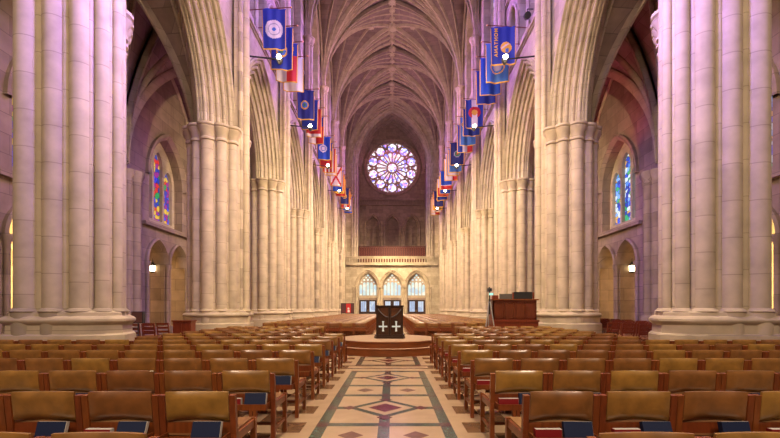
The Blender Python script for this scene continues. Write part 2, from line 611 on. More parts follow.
# ------------------------------------------------------------------ aisle outer walls
XO = 11.9
for s in (-1, 1):
    f = lambda u, v, w, s=s: (s * w, u, v)
    mb, holes = MB(), []
    for i in range(7):
        c = PZ[i] + BAY / 2
        for d in (-0.97, 0.97):
            holes.append(arch_pts(c + d, 0.74, 3.7, 1.15, 0.02, n=8))
        holes.append(arch_pts(c, 1.55, 8.0, 2.5, 5.75, n=10))
    mb.plate([(5.5, 0.0), (60.2, 0.0), (60.2, 14.6), (5.5, 14.6)], holes, f, XO, XO + 0.9)
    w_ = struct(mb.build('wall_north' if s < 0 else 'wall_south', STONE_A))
    # the passage behind: back wall, end and lid
    b = MB()
    b.box((s * 15.0, 33, 2.6), (0.3, 55, 5.4))
    b.box((s * 13.9, 33, 5.35), (2.3, 55, 0.2))
    b.box((s * 13.9, 5.4, 2.6), (2.3, 0.2, 5.4))
    for i in range(7):
        c = PZ[i] + BAY / 2
        for d in (-2.6, -0.97, 0.97, 2.6):
            arch_loft(b, c + d, 0.8, 3.2, 1.2, [(0, 14.86), (0, 14.7), (0.12, 14.62), (0.24, 14.7), (0.24, 14.86)], f, 7)
            for e in (-0.7, 0.7):
                b.lathe([(0.12, 0), (0.12, 0.4), (0.09, 0.5), (0.09, 3.0), (0.14, 3.2)], (s * 14.75, c + d + e), 8)
    b.build('passage_wall', STONE_A, w_)
    # mouldings and little shafts of the twin arches and window hoods
    mo = MB()
    for i in range(7):
        c = PZ[i] + BAY / 2
        for d in (-0.97, 0.97):
            arch_loft(mo, c + d, 0.94, 3.7, 1.35, [(0, XO), (0, XO - 0.12), (0.08, XO - 0.18), (0.15, XO - 0.08), (0.18, XO - 0.02), (0.24, XO + 0.1), (0.24, XO + 0.3)], f, 9)
        for e in (-1.78, -0.09, 0.09, 1.78):
            mo.lathe([(0.16, 0), (0.16, 0.45), (0.09, 0.6), (0.09, 3.4), (0.15, 3.6), (0.15, 3.72)], (s * (XO - 0.06), c + e), 10)
        arch_loft(mo, c, 1.85, 8.0, 2.8, [(0, XO), (0, XO - 0.14), (0.12, XO - 0.18), (0.22, XO - 0.06), (0.3, XO)], f, 9)
        mo.box((s * (XO - 0.08), c, 5.55), (0.2, 4.2, 0.16))
    mo.box((s * (XO - 0.05), 33, 0.25), (0.24, 55, 0.5))
    mo.build('wall_moulding', STONE_A, w_)
    for i in range(7):
        c = PZ[i] + BAY / 2
        fr, pn = MB(), MB()
        out = arch_pts(c, 1.55, 8.0, 2.5, 5.75, n=10)
        hs = [arch_pts(c + d, 0.38, 9.05 if d == 0 else 8.3, 0.7, 6.05, n=6) for d in (-0.92, 0, 0.92)]
        fr.plate(out, hs, f, XO + 0.45, XO + 0.62)
        pn.plate(out, [], f, XO + 0.65, XO + 0.69)
        window(GL_L if s < 0 else GL_R, fr, pn)


# ------------------------------------------------------------------ vaults
def rib_curve(S, T, h0, h1, n=14):
    d = sqrt((T[0] - S[0]) ** 2 + (T[1] - S[1]) ** 2)
    H = h1 - h0
    if d < H:
        r = (d * d + H * H) / (2 * d)
        te = asin(min(1, H / r))
        pts = []
        for k in range(n + 1):
            th = te * k / n
            q = (r - r * cos(th)) / d
            pts.append((S[0] + (T[0] - S[0]) * q, S[1] + (T[1] - S[1]) * q, h0 + r * sin(th)))
        return pts
    pts = []
    for k in range(n + 1):
        th = pi / 2 * k / n
        q = 1 - cos(th)
        pts.append((S[0] + (T[0] - S[0]) * q, S[1] + (T[1] - S[1]) * q, h0 + H * sin(th)))
    return pts


def rib_sweep(mb, pts, w, dp):
    P = [Vector(p) for p in pts]
    h = (P[-1] - P[0]); h.z = 0
    if h.length < 1e-4:
        return
    B = Vector((-h.y, h.x, 0)).normalized()
    rings = []
    for i, p in enumerate(P):
        t = (P[min(i + 1, len(P) - 1)] - P[max(i - 1, 0)]).normalized()
        Nn = B.cross(t)
        if Nn.z > 0:
            Nn = -Nn
        rings.append([p + B * (a * w) + Nn * (b * dp) for a, b in ((0.5, -0.25), (0.5, 0.35), (0.24, 0.65), (0.2, 1), (-0.2, 1), (-0.24, 0.65), (-0.5, 0.35), (-0.5, -0.25))])
    mb.loft(rings, False, False)


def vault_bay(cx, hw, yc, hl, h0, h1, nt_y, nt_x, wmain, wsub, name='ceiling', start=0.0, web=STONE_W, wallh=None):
    wb, rb = MB(), MB()
    tg = [(0, hl * (1 - k / nt_y)) for k in range(nt_y)] + [(0, 0)] + [(hw * k / nt_x, 0) for k in range(1, nt_x + 1)]
    tg = [(0.0, hl * k / nt_y) for k in range(nt_y + 1)]     # distance from the transverse line along the ridge
    seq = [('r', q) for q in tg] + [('x', hw * k / nt_x) for k in range(1, nt_x + 1)]
    for sx in (-1, 1):
        for sy in (-1, 1):
            S = (cx + sx * hw, yc + sy * hl)
            curves = []
            for kind, q in seq:
                if kind == 'r':
                    T = (cx, yc + sy * (hl - q[1]))
                    w = wmain if q[1] in (0.0, hl) else wsub
                else:
                    T = (cx + sx * q, yc)
                    w = wsub
                curves.append((rib_curve(S, T, h0, h1), w, kind, q))
            wb_r = [c[0] for c in curves]
            wb.loft(wb_r, False, False)
            for j, (c, w, kind, q) in enumerate(curves):
                if kind == 'r' and q[1] == 0.0 and sy > 0:
                    pass
                rib_sweep(rb, c, w, w * 1.05)
    # ridge ribs
    rb.box((cx, yc, h1 - 0.1), (wsub, 2 * hl, wsub * 1.2))
    rb.box((cx, yc, h1 - 0.1), (2 * hw, wsub, wsub * 1.2))
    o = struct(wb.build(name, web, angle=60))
    sol = o.modifiers.new('thickness', 'SOLIDIFY')
    sol.thickness = 0.12
    sol.offset = 1
    rb.build('vault_ribs', STONE_R, o, angle=50)
    return o


RIDGE, VSP = 31.4, 22.8
boss_prof = [(0.05, -0.42), (0.28, -0.38), (0.42, -0.26), (0.36, -0.2), (0.46, -0.12), (0.34, 0.0)]
for i in range(7):
    c = PZ[i] + BAY / 2
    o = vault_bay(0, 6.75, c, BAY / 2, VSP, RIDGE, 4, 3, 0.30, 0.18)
    for (x, y, k) in ((0, c, 1.25), (0, c - BAY / 2, 1.0), (0, c - BAY / 3, 0.7), (0, c - BAY / 6, 0.7), (0, c + BAY / 3, 0.7), (0, c + BAY / 6, 0.7), (2.25, c, 0.8), (-2.25, c, 0.8), (4.5, c, 0.7), (-4.5, c, 0.7)):
        bo = MB()
        bo.lathe([(r * k, h * k) for r, h in boss_prof], (0, 0), 12)
        for a in range(8):
            bo.lathe([(0.02, -0.42 * k), (0.1 * k, -0.34 * k), (0.12 * k, -0.2 * k), (0.02, -0.1 * k)], (0.36 * k * cos(a * pi / 4), 0.36 * k * sin(a * pi / 4)), 6)
        bo.build('boss', STONE_R, o, loc=(x, y, RIDGE - 0.05))
    for s in (-1, 1):
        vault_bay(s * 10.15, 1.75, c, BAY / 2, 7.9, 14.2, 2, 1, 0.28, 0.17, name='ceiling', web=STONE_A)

for s in (-1, 1):
    m = MB()
    f = lambda u, v, w: (u, w, v)
    hole = arch_pts(s * 10.15, 1.55, 7.9, 3.9, n=10)
    m.plate([(s * 10.15 - 1.9, 7.9)] + hole[::-1] + [(s * 10.15 + 1.9, 7.9), (s * 10.15 + 1.9, 14.6), (s * 10.15 - 1.9, 14.6)], [], f, 10.3, 10.8)
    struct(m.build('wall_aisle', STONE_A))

# ------------------------------------------------------------------ west end
ZW = 59.7
f = lambda u, v, w: (u, w, v)
mb = MB()
big = arch_pts(0, 5.17, 22.9, 9.0, 8.05, n=14)
low = [arch_pts(d, 1.42, 4.75, 2.15, 0.02, n=10) for d in (-3.66, 0, 3.66)]
mb.plate([(-12.8, 0), (12.8, 0), (12.8, 31.8), (-12.8, 31.8)], [big] + low, f, ZW, ZW + 0.9)
west = struct(mb.build('wall_west', STONE))
mo = MB()
arch_loft(mo, 0, 6.0, 22.9, 9.83, [(0, ZW), (0, ZW - 0.2), (0.2, ZW - 0.28), (0.3, ZW - 0.1), (0.45, ZW - 0.16), (0.6, ZW - 0.1), (0.72, ZW - 0.02), (0.83, ZW + 0.1)], f, 14)
for s in (-1, 1):
    for x, r in ((5.95, 0.16), (5.6, 0.2), (5.25, 0.12)):
        mo.lathe([(r + 0.06, 9.2), (r + 0.06, 9.4), (r, 9.5), (r, 22.6), (r + 0.12, 22.8), (r + 0.12, 23.0)], (s * x, ZW - 0.08), 12)
for d in (-3.66, 0, 3.66):
    arch_loft(mo, d, 1.9, 4.75, 2.65, [(0, ZW), (0, ZW - 0.14), (0.1, ZW - 0.2), (0.18, ZW - 0.06), (0.28, ZW - 0.1), (0.36, ZW - 0.04), (0.42, ZW + 0.12), (0.48, ZW + 0.14), (0.48, ZW + 0.35)], f, 12)
for x in (-5.6, -1.83, 1.83, 5.6):
    mo.box((x, ZW - 0.12, 4.65), (0.42, 0.26, 0.2))
    for e in (-0.17, 0.17):
        mo.lathe([(0.14, 0), (0.14, 0.5), (0.08, 0.6), (0.08, 4.4), (0.13, 4.6)], (x + e, ZW - 0.06), 8)
mo.build('arch_moulding', STONE_R, west)
# gallery ledge with pierced parapet
pr = MB()
pr.box((0, ZW - 0.18, 8.0), (13.4, 0.5, 0.3))
pr.box((0, ZW - 0.10, 8.22), (13.4, 0.34, 0.16))
pr.box((0, ZW - 0.12, 9.12), (13.4, 0.36, 0.16))
for k in range(34):
    x = -6.4 + k * 12.8 / 33
    pr.box((x, ZW - 0.12, 8.67), (0.15, 0.2, 0.76))
    if k < 33:
        pr.box((x + 0.19, ZW - 0.12, 8.95), (0.24, 0.16, 0.2))
struct(pr.build('trim_3', STONE, smooth=False))
# tower bay behind the great arch
ZR = 64.2
tb = MB()
rose_c, RR = (0.0, 24.1), 4.12
circ = lambda cx, cy, r, n=40, ph=0: [(cx + r * cos(2 * pi * k / n + ph), cy + r * sin(2 * pi * k / n + ph)) for k in range(n)]
tb.plate([(-5.6, 7.9), (5.6, 7.9), (5.6, 32.5), (-5.6, 32.5)], [circ(0, 24.1, RR, 60)] + [arch_pts(d, 0.98, 14.6, 1.75, 11.2, n=8) for d in (-3.1, 0, 3.1)], f, ZR, ZR + 0.7)
for s in (-1, 1):
    tb.box((s * 5.45, (ZW + 0.9 + ZR) / 2, 20), (0.5, ZR - ZW - 0.9, 24.5))
tb.box((0, 62.2, 7.95), (11.4, 4.2, 0.3))
tb.box((0, ZR + 0.85, 14), (9.5, 0.2, 6.0))
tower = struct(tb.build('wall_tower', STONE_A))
tm = MB()
for yy in (60.9, 61.9, 62.9, 63.8):
    arch_loft(tm, 0, 5.2, 22.9, 9.0, [(0, yy - 0.2), (0.25, yy - 0.12), (0.3, yy), (0.25, yy + 0.12), (0, yy + 0.2)], f, 12)
arch_loft(tm, 0, 5.3, 22.9, 9.1, [(0, ZW + 0.8), (0, ZR)], f, 14)
for d in (-3.1, 0, 3.1):
    arch_loft(tm, d, 1.42, 14.6, 2.3, [(0, ZR), (0, ZR - 0.14), (0.14, ZR - 0.2), (0.26, ZR - 0.06), (0.4, ZR - 0.1), (0.5, ZR)], f, 10)
    for e in (-1.3, 1.3):
        tm.lathe([(0.2, 11.0), (0.2, 11.4), (0.12, 11.6), (0.12, 14.3), (0.18, 14.6)], (d + e, ZR - 0.06), 10)
    for e in (-0.49, 0.49):
        arch_loft(tm, d + e, 0.47, 14.2, 0.7, [(0, ZR + 0.45), (0, ZR + 0.3), (0.1, ZR + 0.3), (0.1, ZR + 0.45)], f, 6)
    tm.box((d, ZR + 0.35, 12.8), (0.14, 0.14, 3.0))
tm.box((0, ZR - 0.2, 18.0), (10.8, 0.5, 0.22))
tm.box((0, ZR - 0.2, 18.85), (10.8, 0.3, 0.16))
for k in range(30):
    tm.box((-5.2 + k * 10.4 / 29, ZR - 0.2, 18.42), (0.16, 0.16, 0.72))
n = 40
for (r0, w0) in ((4.75, 0.18),):
    rings = []
    for k in range(n + 1):
        a = 2 * pi * k / n
        rings.append([(rr * cos(a), yy, 24.1 + rr * sin(a)) for rr, yy in ((4.7, ZR), (4.6, ZR - 0.15), (4.4, ZR - 0.15), (4.3, ZR - 0.02), (4.12, ZR + 0.1))])
    tm.loft(rings, False, False)
tm.build('arcade_moulding', STONE_A, tower)
# rose window
fr, pn = MB(), MB()
holes = [circ(0, 24.1, 0.70, 24)]
for k in range(20):
    a = 2 * pi * (k + 0.5) / 20
    L0, L1, w = 0.92, 2.52, 0.275
    loc_ = [(L0, 0.06), (L0, -0.06), (1.6, -w * 0.62), (2.2, -w), (2.4, -w * 0.8), (L1, 0), (2.4, w * 0.8), (2.2, w), (1.6, w * 0.62)]
    holes.append([(x * cos(a) - y * sin(a), 24.1 + x * sin(a) + y * cos(a)) for x, y in loc_])
for k in range(10):
    a = pi / 2 + 2 * pi * k / 10
    cx, cy = 3.22 * cos(a), 24.1 + 3.22 * sin(a)
    six = []
    for j in range(36):
        th = 2 * pi * j / 36
        r = 0.60 + 0.09 * abs(cos(3 * th))
        six.append((cx + r * cos(th + a), cy + r * sin(th + a)))
    holes.append(six)
    b = a + pi / 10
    for rr, w in ((3.62, 0.30), (2.86, 0.13)):
        pts = [(rr - w, 0), (rr + w * 0.9, -w * 1.15), (rr + w * 1.1, 0), (rr + w * 0.9, w * 1.15)]
        holes.append([(x * cos(b) - y * sin(b), 24.1 + x * sin(b) + y * cos(b)) for x, y in pts])
    for q in (-1, 1):
        b2_ = b + q * 0.135
        holes.append([(x * cos(b2_) - y * sin(b2_), 24.1 + x * sin(b2_) + y * cos(b2_)) for x, y in ((3.78, -0.06), (4.0, -0.05), (4.0, 0.05), (3.78, 0.06))])
fr.plate(circ(0, 24.1, RR + 0.01, 60), holes, f, ZR + 0.28, ZR + 0.45)
pn.plate(circ(0, 24.1, RR, 60), [], f, ZR + 0.47, ZR + 0.5)
window(ROSEG, fr, pn)
# three west windows over their doors
for k, d in enumerate((-3.66, 0, 3.66)):
    fr, pn = MB(), MB()
    zz = ZW + 0.55
    out = arch_pts(d, 1.41, 4.75, 2.14, 3.05, n=10)
    hs = []
    for j, e in enumerate((-1.06, -0.54, 0, 0.54, 1.06)):
        w = 0.21
        top = (4.75, 5.1, 5.15, 5.1, 4.75)[j]
        hs.append(arch_pts(d + e, w, top, 0.32, 3.4, n=5))
    for (e, h, r) in ((-0.55, 5.72, 0.16), (0, 5.75, 0.17), (0.55, 5.72, 0.16), (-0.27, 6.08, 0.13), (0.27, 6.08, 0.13), (0, 6.4, 0.17), (-0.93, 5.38, 0.1), (0.93, 5.38, 0.1)):
        hs.append(circ(d + e, h, r, 10))
    fr.plate(out, hs, f, zz, zz + 0.14)
    pn.plate(out, [], f, zz + 0.16, zz + 0.19)
    window(GL_W, fr, pn)
    dr = MB()
    hs = []
    for e in (-0.65, 0.65):
        for q in (-0.27, 0, 0.27):
            hs.append([(d + e + q - 0.125, 0.95), (d + e + q + 0.125, 0.95), (d + e + q + 0.125, 2.5), (d + e + q - 0.125, 2.5)])
    dr.plate([(d - 1.30, 0.02), (d + 1.30, 0.02), (d + 1.30, 2.7), (d - 1.30, 2.7)], hs, f, zz, zz + 0.1)
    do = struct(dr.build('door_%d' % (k + 1), DARKWOOD, smooth=False))
    dg = MB()
    dg.plate([(d - 1.25, 0.9), (d + 1.25, 0.9), (d + 1.25, 2.6), (d - 1.25, 2.6)], [], f, zz + 0.12, zz + 0.14)
    dg.build('glass', GL_D, do, smooth=False)
    hd = MB()
    for e in (-0.08, 0.08):
        hd.bar((d + e, zz - 0.05, 0.95), (d + e, zz - 0.05, 1.25), 0.03)
    hd.build('door_handle', BRASS, do)
    tr = MB()
    tr.box((d, zz + 0.05, 2.88), (2.82, 0.3, 0.34))
    for e in (-1.36, 1.36):
        tr.box((d + e, zz + 0.05, 1.4), (0.12, 0.3, 2.8))
    struct(tr.build('trim_%d' % (4 + k), STONE_A, smooth=False))
# end walls of the aisles' first opening: the far closing wall is wall_west itself

# ================================================================== PIERS
CAPZ = SPZ


def shaft_mb(x, y, r, z0, z1, n=18):
    m = MB()
    m.lathe([(r, z0), (r, z1)], (x, y), n, cap=False)
    return m


def base_prof(r):
    return [(r + 0.17, 0), (r + 0.17, 0.72), (r + 0.12, 0.80), (r + 0.12, 0.98), (r + 0.14, 1.05), (r + 0.20, 1.10), (r + 0.22, 1.17), (r + 0.19, 1.24), (r + 0.08, 1.27), (r + 0.10, 1.33), (r + 0.05, 1.37), (r, 1.40)]


def cap_prof(r, z):
    return [(r, z - 0.70), (r + 0.05, z - 0.66), (r + 0.05, z - 0.60), (r + 0.01, z - 0.56), (r + 0.04, z - 0.36), (r + 0.13, z - 0.22), (r + 0.15, z - 0.16), (r + 0.11, z - 0.13), (r + 0.17, z - 0.08), (r + 0.17, z)]


big_sh = [(-0.86, -0.60, 0.20), (-0.50, -0.86, 0.22), (0.0, -1.00, 0.26), (0.50, -0.86, 0.22), (0.86, -0.60, 0.20), (1.08, -0.22, 0.17),
          (-0.86, 0.60, 0.20), (-0.50, 0.86, 0.22), (0.0, 1.00, 0.26), (0.50, 0.86, 0.22), (0.86, 0.60, 0.20), (1.08, 0.22, 0.17)]
v_sh = [(-1.20, 0.0, 0.17), (-1.08, -0.27, 0.11), (-1.08, 0.27, 0.11)]
core_poly = [(-1.05, -0.34), (-0.82, -0.66), (-0.45, -0.88), (0, -0.98), (0.45, -0.88), (0.82, -0.66), (1.05, -0.2), (1.05, 0.2), (0.82, 0.66), (0.45, 0.88), (0, 0.98), (-0.45, 0.88), (-0.82, 0.66), (-1.05, 0.34)]


def make_pier(s):
    t_ = thing('stone_pier', '', 'pier')
    X = lambda u: s * u
    c = MB()
    c.prism([(X(a * 1.05), b * 1.05) for a, b in core_poly], 0, CAPZ)
    for k in range(len(big_sh)):
        pass
    for a, b in ((-0.70, -0.76), (-0.25, -0.98), (0.25, -0.98), (0.70, -0.76), (0.98, -0.42), (-0.98, -0.44)):
        for q in (-1, 1):
            c.lathe([(0.07, 1.3), (0.07, CAPZ - 0.3)], (X(a), b * q), 8)
    # wall pilaster that carries the vault shafts past the arches
    c.box((X(-0.93), 0, (CAPZ + VSP) / 2), (0.24, 0.62, VSP - CAPZ))
    c.build('core', STONE_P, t_)
    for (u, v, r) in big_sh:
        shaft_mb(X(u), v, r, 1.3, CAPZ - 0.6).build('shaft', STONE_P, t_)
    for (u, v, r) in v_sh:
        shaft_mb(X(u), v, r, 1.3, VSP - 0.5).build('vault_shaft', STONE_P, t_)
    b = MB()
    for (u, v, r) in big_sh + v_sh:
        b.lathe([(r + 0.04, 0), (r + 0.04, 1.30), (r + 0.07, 1.33), (r + 0.03, 1.38), (r, 1.41)], (X(u), v), 14)
    rr = []
    for d, h in ((0.38, 0), (0.38, 0.78), (0.31, 0.83), (0.30, 1.05), (0.34, 1.09), (0.38, 1.13), (0.38, 1.18), (0.33, 1.23), (0.26, 1.26), (0.24, 1.33), (0.16, 1.37)):
        ring = []
        for a, bb in core_poly:
            q = sqrt(a * a + bb * bb)
            ring.append((X(a + d * a / q), bb + d * bb / q, h))
        rr.append(ring)
    b.loft(rr, True, True)
    b.build('base', STONE_P, t_)
    cp = MB()
    for (u, v, r) in big_sh:
        cp.lathe(cap_prof(r, CAPZ), (X(u), v), 14)
    cp.prism([(X(a * 1.02), bb * 1.04) for a, bb in core_poly], CAPZ - 0.18, CAPZ)
    cp.build('capital', STONE_P, t_)
    vc = MB()
    for (u, v, r) in v_sh:
        vc.lathe(cap_prof(r, VSP), (X(u), v), 12)
    vc.box((X(-1.0), 0, VSP - 0.06), (0.7, 0.9, 0.12))
    vc.build('vault_capital', STONE_P, t_)
    return t_


# great crossing piers
gsh = [(0.76, -0.76, 0.36), (0.0, -0.80, 0.275), (-0.62, -0.74, 0.25), (-1.06, -0.60, 0.17), (-1.30, -0.40, 0.11), (-1.16, -0.12, 0.13), (-0.96, 0.14, 0.14), (-0.72, 0.44, 0.16),
       (1.20, -0.35, 0.18), (1.30, 0.1, 0.2), (-0.42, 0.74, 0.2), (0.02, 0.92, 0.22), (0.5, 0.95, 0.24), (1.0, 0.7, 0.26)]
gthin = [(0.345, -0.86, 0.10), (-0.31, -0.84, 0.08), (-0.85, -0.74, 0.07), (-1.20, -0.55, 0.06), (1.14, -0.62, 0.1)]
gcore = [(-1.2, -0.42), (-1.0, -0.64), (-0.6, -0.80), (0.8, -0.82), (1.1, -0.6), (1.28, -0.3), (1.28, 0.4), (0.9, 0.86), (0.0, 0.86), (-0.5, 0.62), (-0.95, 0.1)]
gsh = [(u * 0.90 - (0.06 if u > 0.5 else 0), v, r * (0.88 if u > 0.5 else 0.95)) for u, v, r in gsh]
gthin = [(u * 0.90, v, r) for u, v, r in gthin]
gcore = [(u * 0.90, v) for u, v in gcore]
for s in (-1, 1):
    X = lambda u, s=s: s * u
    t_ = thing('stone_pier', 'massive clustered limestone crossing pier closest to the camera on the %s side of the aisle' % SIDE[s], 'pier', (s * 7.90, 10.20, 0), 0, 'crossing piers')
    c = MB()
    c.prism([(X(a), b) for a, b in gcore], 0, 31.2)
    for u, v, r in gthin:
        c.lathe([(r, 1.3), (r, 31.2)], (X(u), v), 10)
    c.build('core', STONE_P, t_)
    for u, v, r in gsh:
        shaft_mb(X(u), v, r, 1.3, 31.0, 28).build('shaft', STONE_P, t_)
    b = MB()
    for u, v, r in gsh:
        b.lathe([(r + 0.05, 0), (r + 0.05, 1.34), (r + 0.08, 1.36), (r + 0.04, 1.41), (r, 1.44)], (X(u), v), 22)
    b.prism([(X(a * 1.07), bb * 1.08) for a, bb in gcore], 0, 1.28)
    b.build('base', STONE_P, t_)
    sc = MB()
    def off(d):
        out_ = []
        for a, bb in gcore:
            q = sqrt(a * a + bb * bb)
            out_.append((X(a + d * a / q), bb + d * bb / q))
        return out_
    sc.loft([[(p[0], p[1], h) for p in off(d)] for d, h in ((0.42, 0), (0.42, 0.80), (0.34, 0.84), (0.33, 1.04), (0.37, 1.08), (0.42, 1.13), (0.42, 1.18), (0.37, 1.23), (0.28, 1.26), (0.27, 1.33), (0.2, 1.37))], True, True)
    sc.build('plinth', STONE_P, t_)
    cp = MB()
    for u, v, r in gsh[6:13]:
        cp.lathe(cap_prof(r, CAPZ), (X(u), v), 14)
    cp.build('capital', STONE_P, t_)

pier_proto = {s: make_pier(s) for s in (-1, 1)}
for s in (-1, 1):
    for i in range(1, 7):
        lab = 'clustered limestone arcade pier on the %s side, %s behind the great crossing pier' % (SIDE[s], ORD[i - 1])
        if i == 1:
            o = pier_proto[s]
            o.location = (s * 7.65, PZ[i], 0)
            o['label'] = lab
        else:
            o = dup(pier_proto[s], (s * 7.65, PZ[i], 0), lab)
        o['group'] = 'arcade piers'

# arcade arches
for s in (-1, 1):
    f2 = lambda u, v, w, s=s: (s * w, u, v)
    for i in range(7):
        c, ha, ra = arc_of(i)
        m = MB()
        prof = order_profile(5, 0.225, UW - 0.03, 0.17, 0.078, 7.80, 8.45)
        arch_loft(m, c, ha, SPZ, ra, prof, f2, 16)
        o = m.build('arcade_arch', STONE_R, angle=35)
        tag(o, 'pointed moulded stone arch of the arcade, %s side, %s from the great crossing pier' % (SIDE[s], ORD[i]), 'arch', 'arcade arches')
        h = MB()
        arch_loft(h, c, ha + 0.1 if i else ha, SPZ, ra + 0.1 if i else ra, [(0.0, UW), (0.0, UW - 0.10), (0.06, UW - 0.15), (0.12, UW - 0.13), (0.14, UW - 0.02)], f2, 16)
        h.build('hood_mould', STONE_R, o, angle=35)

# aisle wall responds (clusters of shafts on the outer wall)
rs = MB()
for (u, v, r) in ((0.0, 0.0, 0.17), (0.14, -0.34, 0.13), (0.14, 0.34, 0.13), (0.36, -0.6, 0.10), (0.36, 0.6, 0.10)):
    rs.lathe([(r + 0.1, 0), (r + 0.1, 0.7), (r + 0.14, 0.95), (r + 0.1, 1.05), (r, 1.15), (r, 6.85), (r + 0.05, 6.95), (r + 0.02, 7.05), (r + 0.13, 7.3), (r + 0.13, 7.42)], (u, v), 14)
rs.prism([(0.05, -0.3), (0.3, -0.62), (0.62, -0.68), (0.62, 0.68), (0.3, 0.62), (0.05, 0.3)], 0, 7.42)
resp = rs.build('wall_shafts', STONE_A)
for s in (-1, 1):
    for i in range(7):
        o = resp if (s == 1 and i == 0) else resp.copy()
        if o is not resp:
            COL.objects.link(o)
        o.location = (s * 11.25, PZ[i], 0)
        o.rotation_euler = (0, 0, 0 if s > 0 else pi)
        tag(o, 'cluster of slender shafts against the outer aisle wall, %s side, %s from the crossing' % (SIDE[s], ORD[i]), 'wall shafts', 'shafts on the aisle walls')

# ================================================================== FURNITURE


def padded(mb, w, h, th, c, tilt=0.0, bow=0.0, nx=8, nz=6, mi=None):
    """a stuffed leather slab lying in x-z, rounded towards its edges"""
    rings = []
    for j in range(nz + 1):
        v = -1 + 2 * j / nz
        ring_f, ring_b = [], []
        for i in range(nx + 1):
            u = -1 + 2 * i / nx
            e = (1 - abs(u) ** 6) ** 0.5 * (1 - abs(v) ** 2.6) ** 0.55
            x, z = u * w / 2, v * h / 2
            y0 = bow * (1 - u * u)
            ring_f.append((x, y0 - th / 2 * (0.25 + 0.75 * e), z))
            ring_b.append((x, y0 + th / 2 * (0.25 + 0.75 * e), z))
        rings.append([(c[0] + p[0], c[1] + p[1] + tilt * (p[2]), c[2] + p[2]) for p in ring_f + ring_b[::-1]])
    mb.loft(rings, True, True, mi)


def make_chair():
    t_ = thing('wooden_chair', '', 'chair')
    for x in (-0.274, 0.274):
        m = MB()
        m.bar((x, 0.0, 0), (x, 0.0, 0.44), 0.045, 0.05)
        m.bar((x, 0.0, 0.43), (x, -0.035, 0.755), 0.045, 0.042)
        m.build('rear_post', WOOD, t_, smooth=False)
        m = MB()
        m.box((x, 0.44, 0.225), (0.045, 0.045, 0.45))
        m.build('front_leg', WOOD, t_, smooth=False)
    fr = MB()
    for x in (-0.274, 0.274):
        fr.box((x, 0.22, 0.405), (0.026, 0.40, 0.07))
        fr.box((x, 0.22, 0.16), (0.022, 0.40, 0.035))
    fr.box((0, 0.0, 0.484), (0.505, 0.028, 0.10))
    fr.box((0, 0.0, 0.40), (0.505, 0.024, 0.05))
    fr.box((0, 0.44, 0.40), (0.51, 0.028, 0.07))
    fr.box((0, 0.22, 0.16), (0.53, 0.03, 0.03))
    fr.build('frame', WOOD, t_, smooth=False)
    b = MB()
    padded(b, 0.485, 0.225, 0.082, (0, -0.032, 0.668), tilt=-0.11, bow=0.025, nx=10, nz=8)
    b.build('backrest', LEATHER, t_)
    st = MB()
    rings = []
    for k in range(7):
        y = -0.015 + 0.47 * k / 6
        sag = -0.018 * sin(pi * k / 6)
        rings.append([(-0.262, y, 0.452), (-0.13, y, 0.450 + sag), (0, y, 0.449 + sag * 1.2), (0.13, y, 0.450 + sag), (0.262, y, 0.452), (0.262, y, 0.436), (0, y, 0.43 + sag), (-0.262, y, 0.436)])
    st.loft(rings, True, True)
    st.tube([(-0.25, 0.0, 0.54), (0.25, 0.0, 0.54)], 0.013, 8)
    st.build('seat', SEATL, t_)
    rk = MB()
    rk.box((0, -0.088, 0.405), (0.50, 0.14, 0.014))
    rk.box((0, -0.160, 0.43), (0.50, 0.012, 0.06))
    for x in (-0.244, 0.244):
        rk.box((x, -0.088, 0.43), (0.012, 0.14, 0.06))
    rk.build('book_rack', WOOD, t_, smooth=False)
    return t_


chair0 = make_chair()


def make_book(name, col, w, h, th):
    m = MB()
    m.box((0, 0, h / 2), (w, th, h), 0)
    m.box((0.004, 0, h / 2 + 0.0), (w - 0.002, th - 0.012, h + 0.003), 1)
    o = m.build(name, [col, PAPER], smooth=False)
    return o


navy0 = make_book('hymnal', NAVY, 0.215, 0.140, 0.042)
red0 = make_book('prayer_book', REDB, 0.20, 0.09, 0.05)
used = {'chair': False, 'navy': False, 'red': False}


def place_chair(x, y, label, group, parts=None):
    if not used['chair']:
        used['chair'] = True
        o = chair0
        o.location = (x, y, 0)
        o['label'] = label
    else:
        o = dup(chair0, (x, y, 0), label)
    o['group'] = group
    o.rotation_euler = (0, 0, random.uniform(-0.004, 0.004))
    return o


def place_book(kind, x, y, z, rx, rz, label, group):
    src = navy0 if kind == 'navy' else red0
    if used[kind]:
        o = src.copy(); COL.objects.link(o)
    else:
        o = src; used[kind] = True
    o.location = (x, y, z)
    o.rotation_euler = (rx, 0, rz)
    tag(o, label, 'book', group)


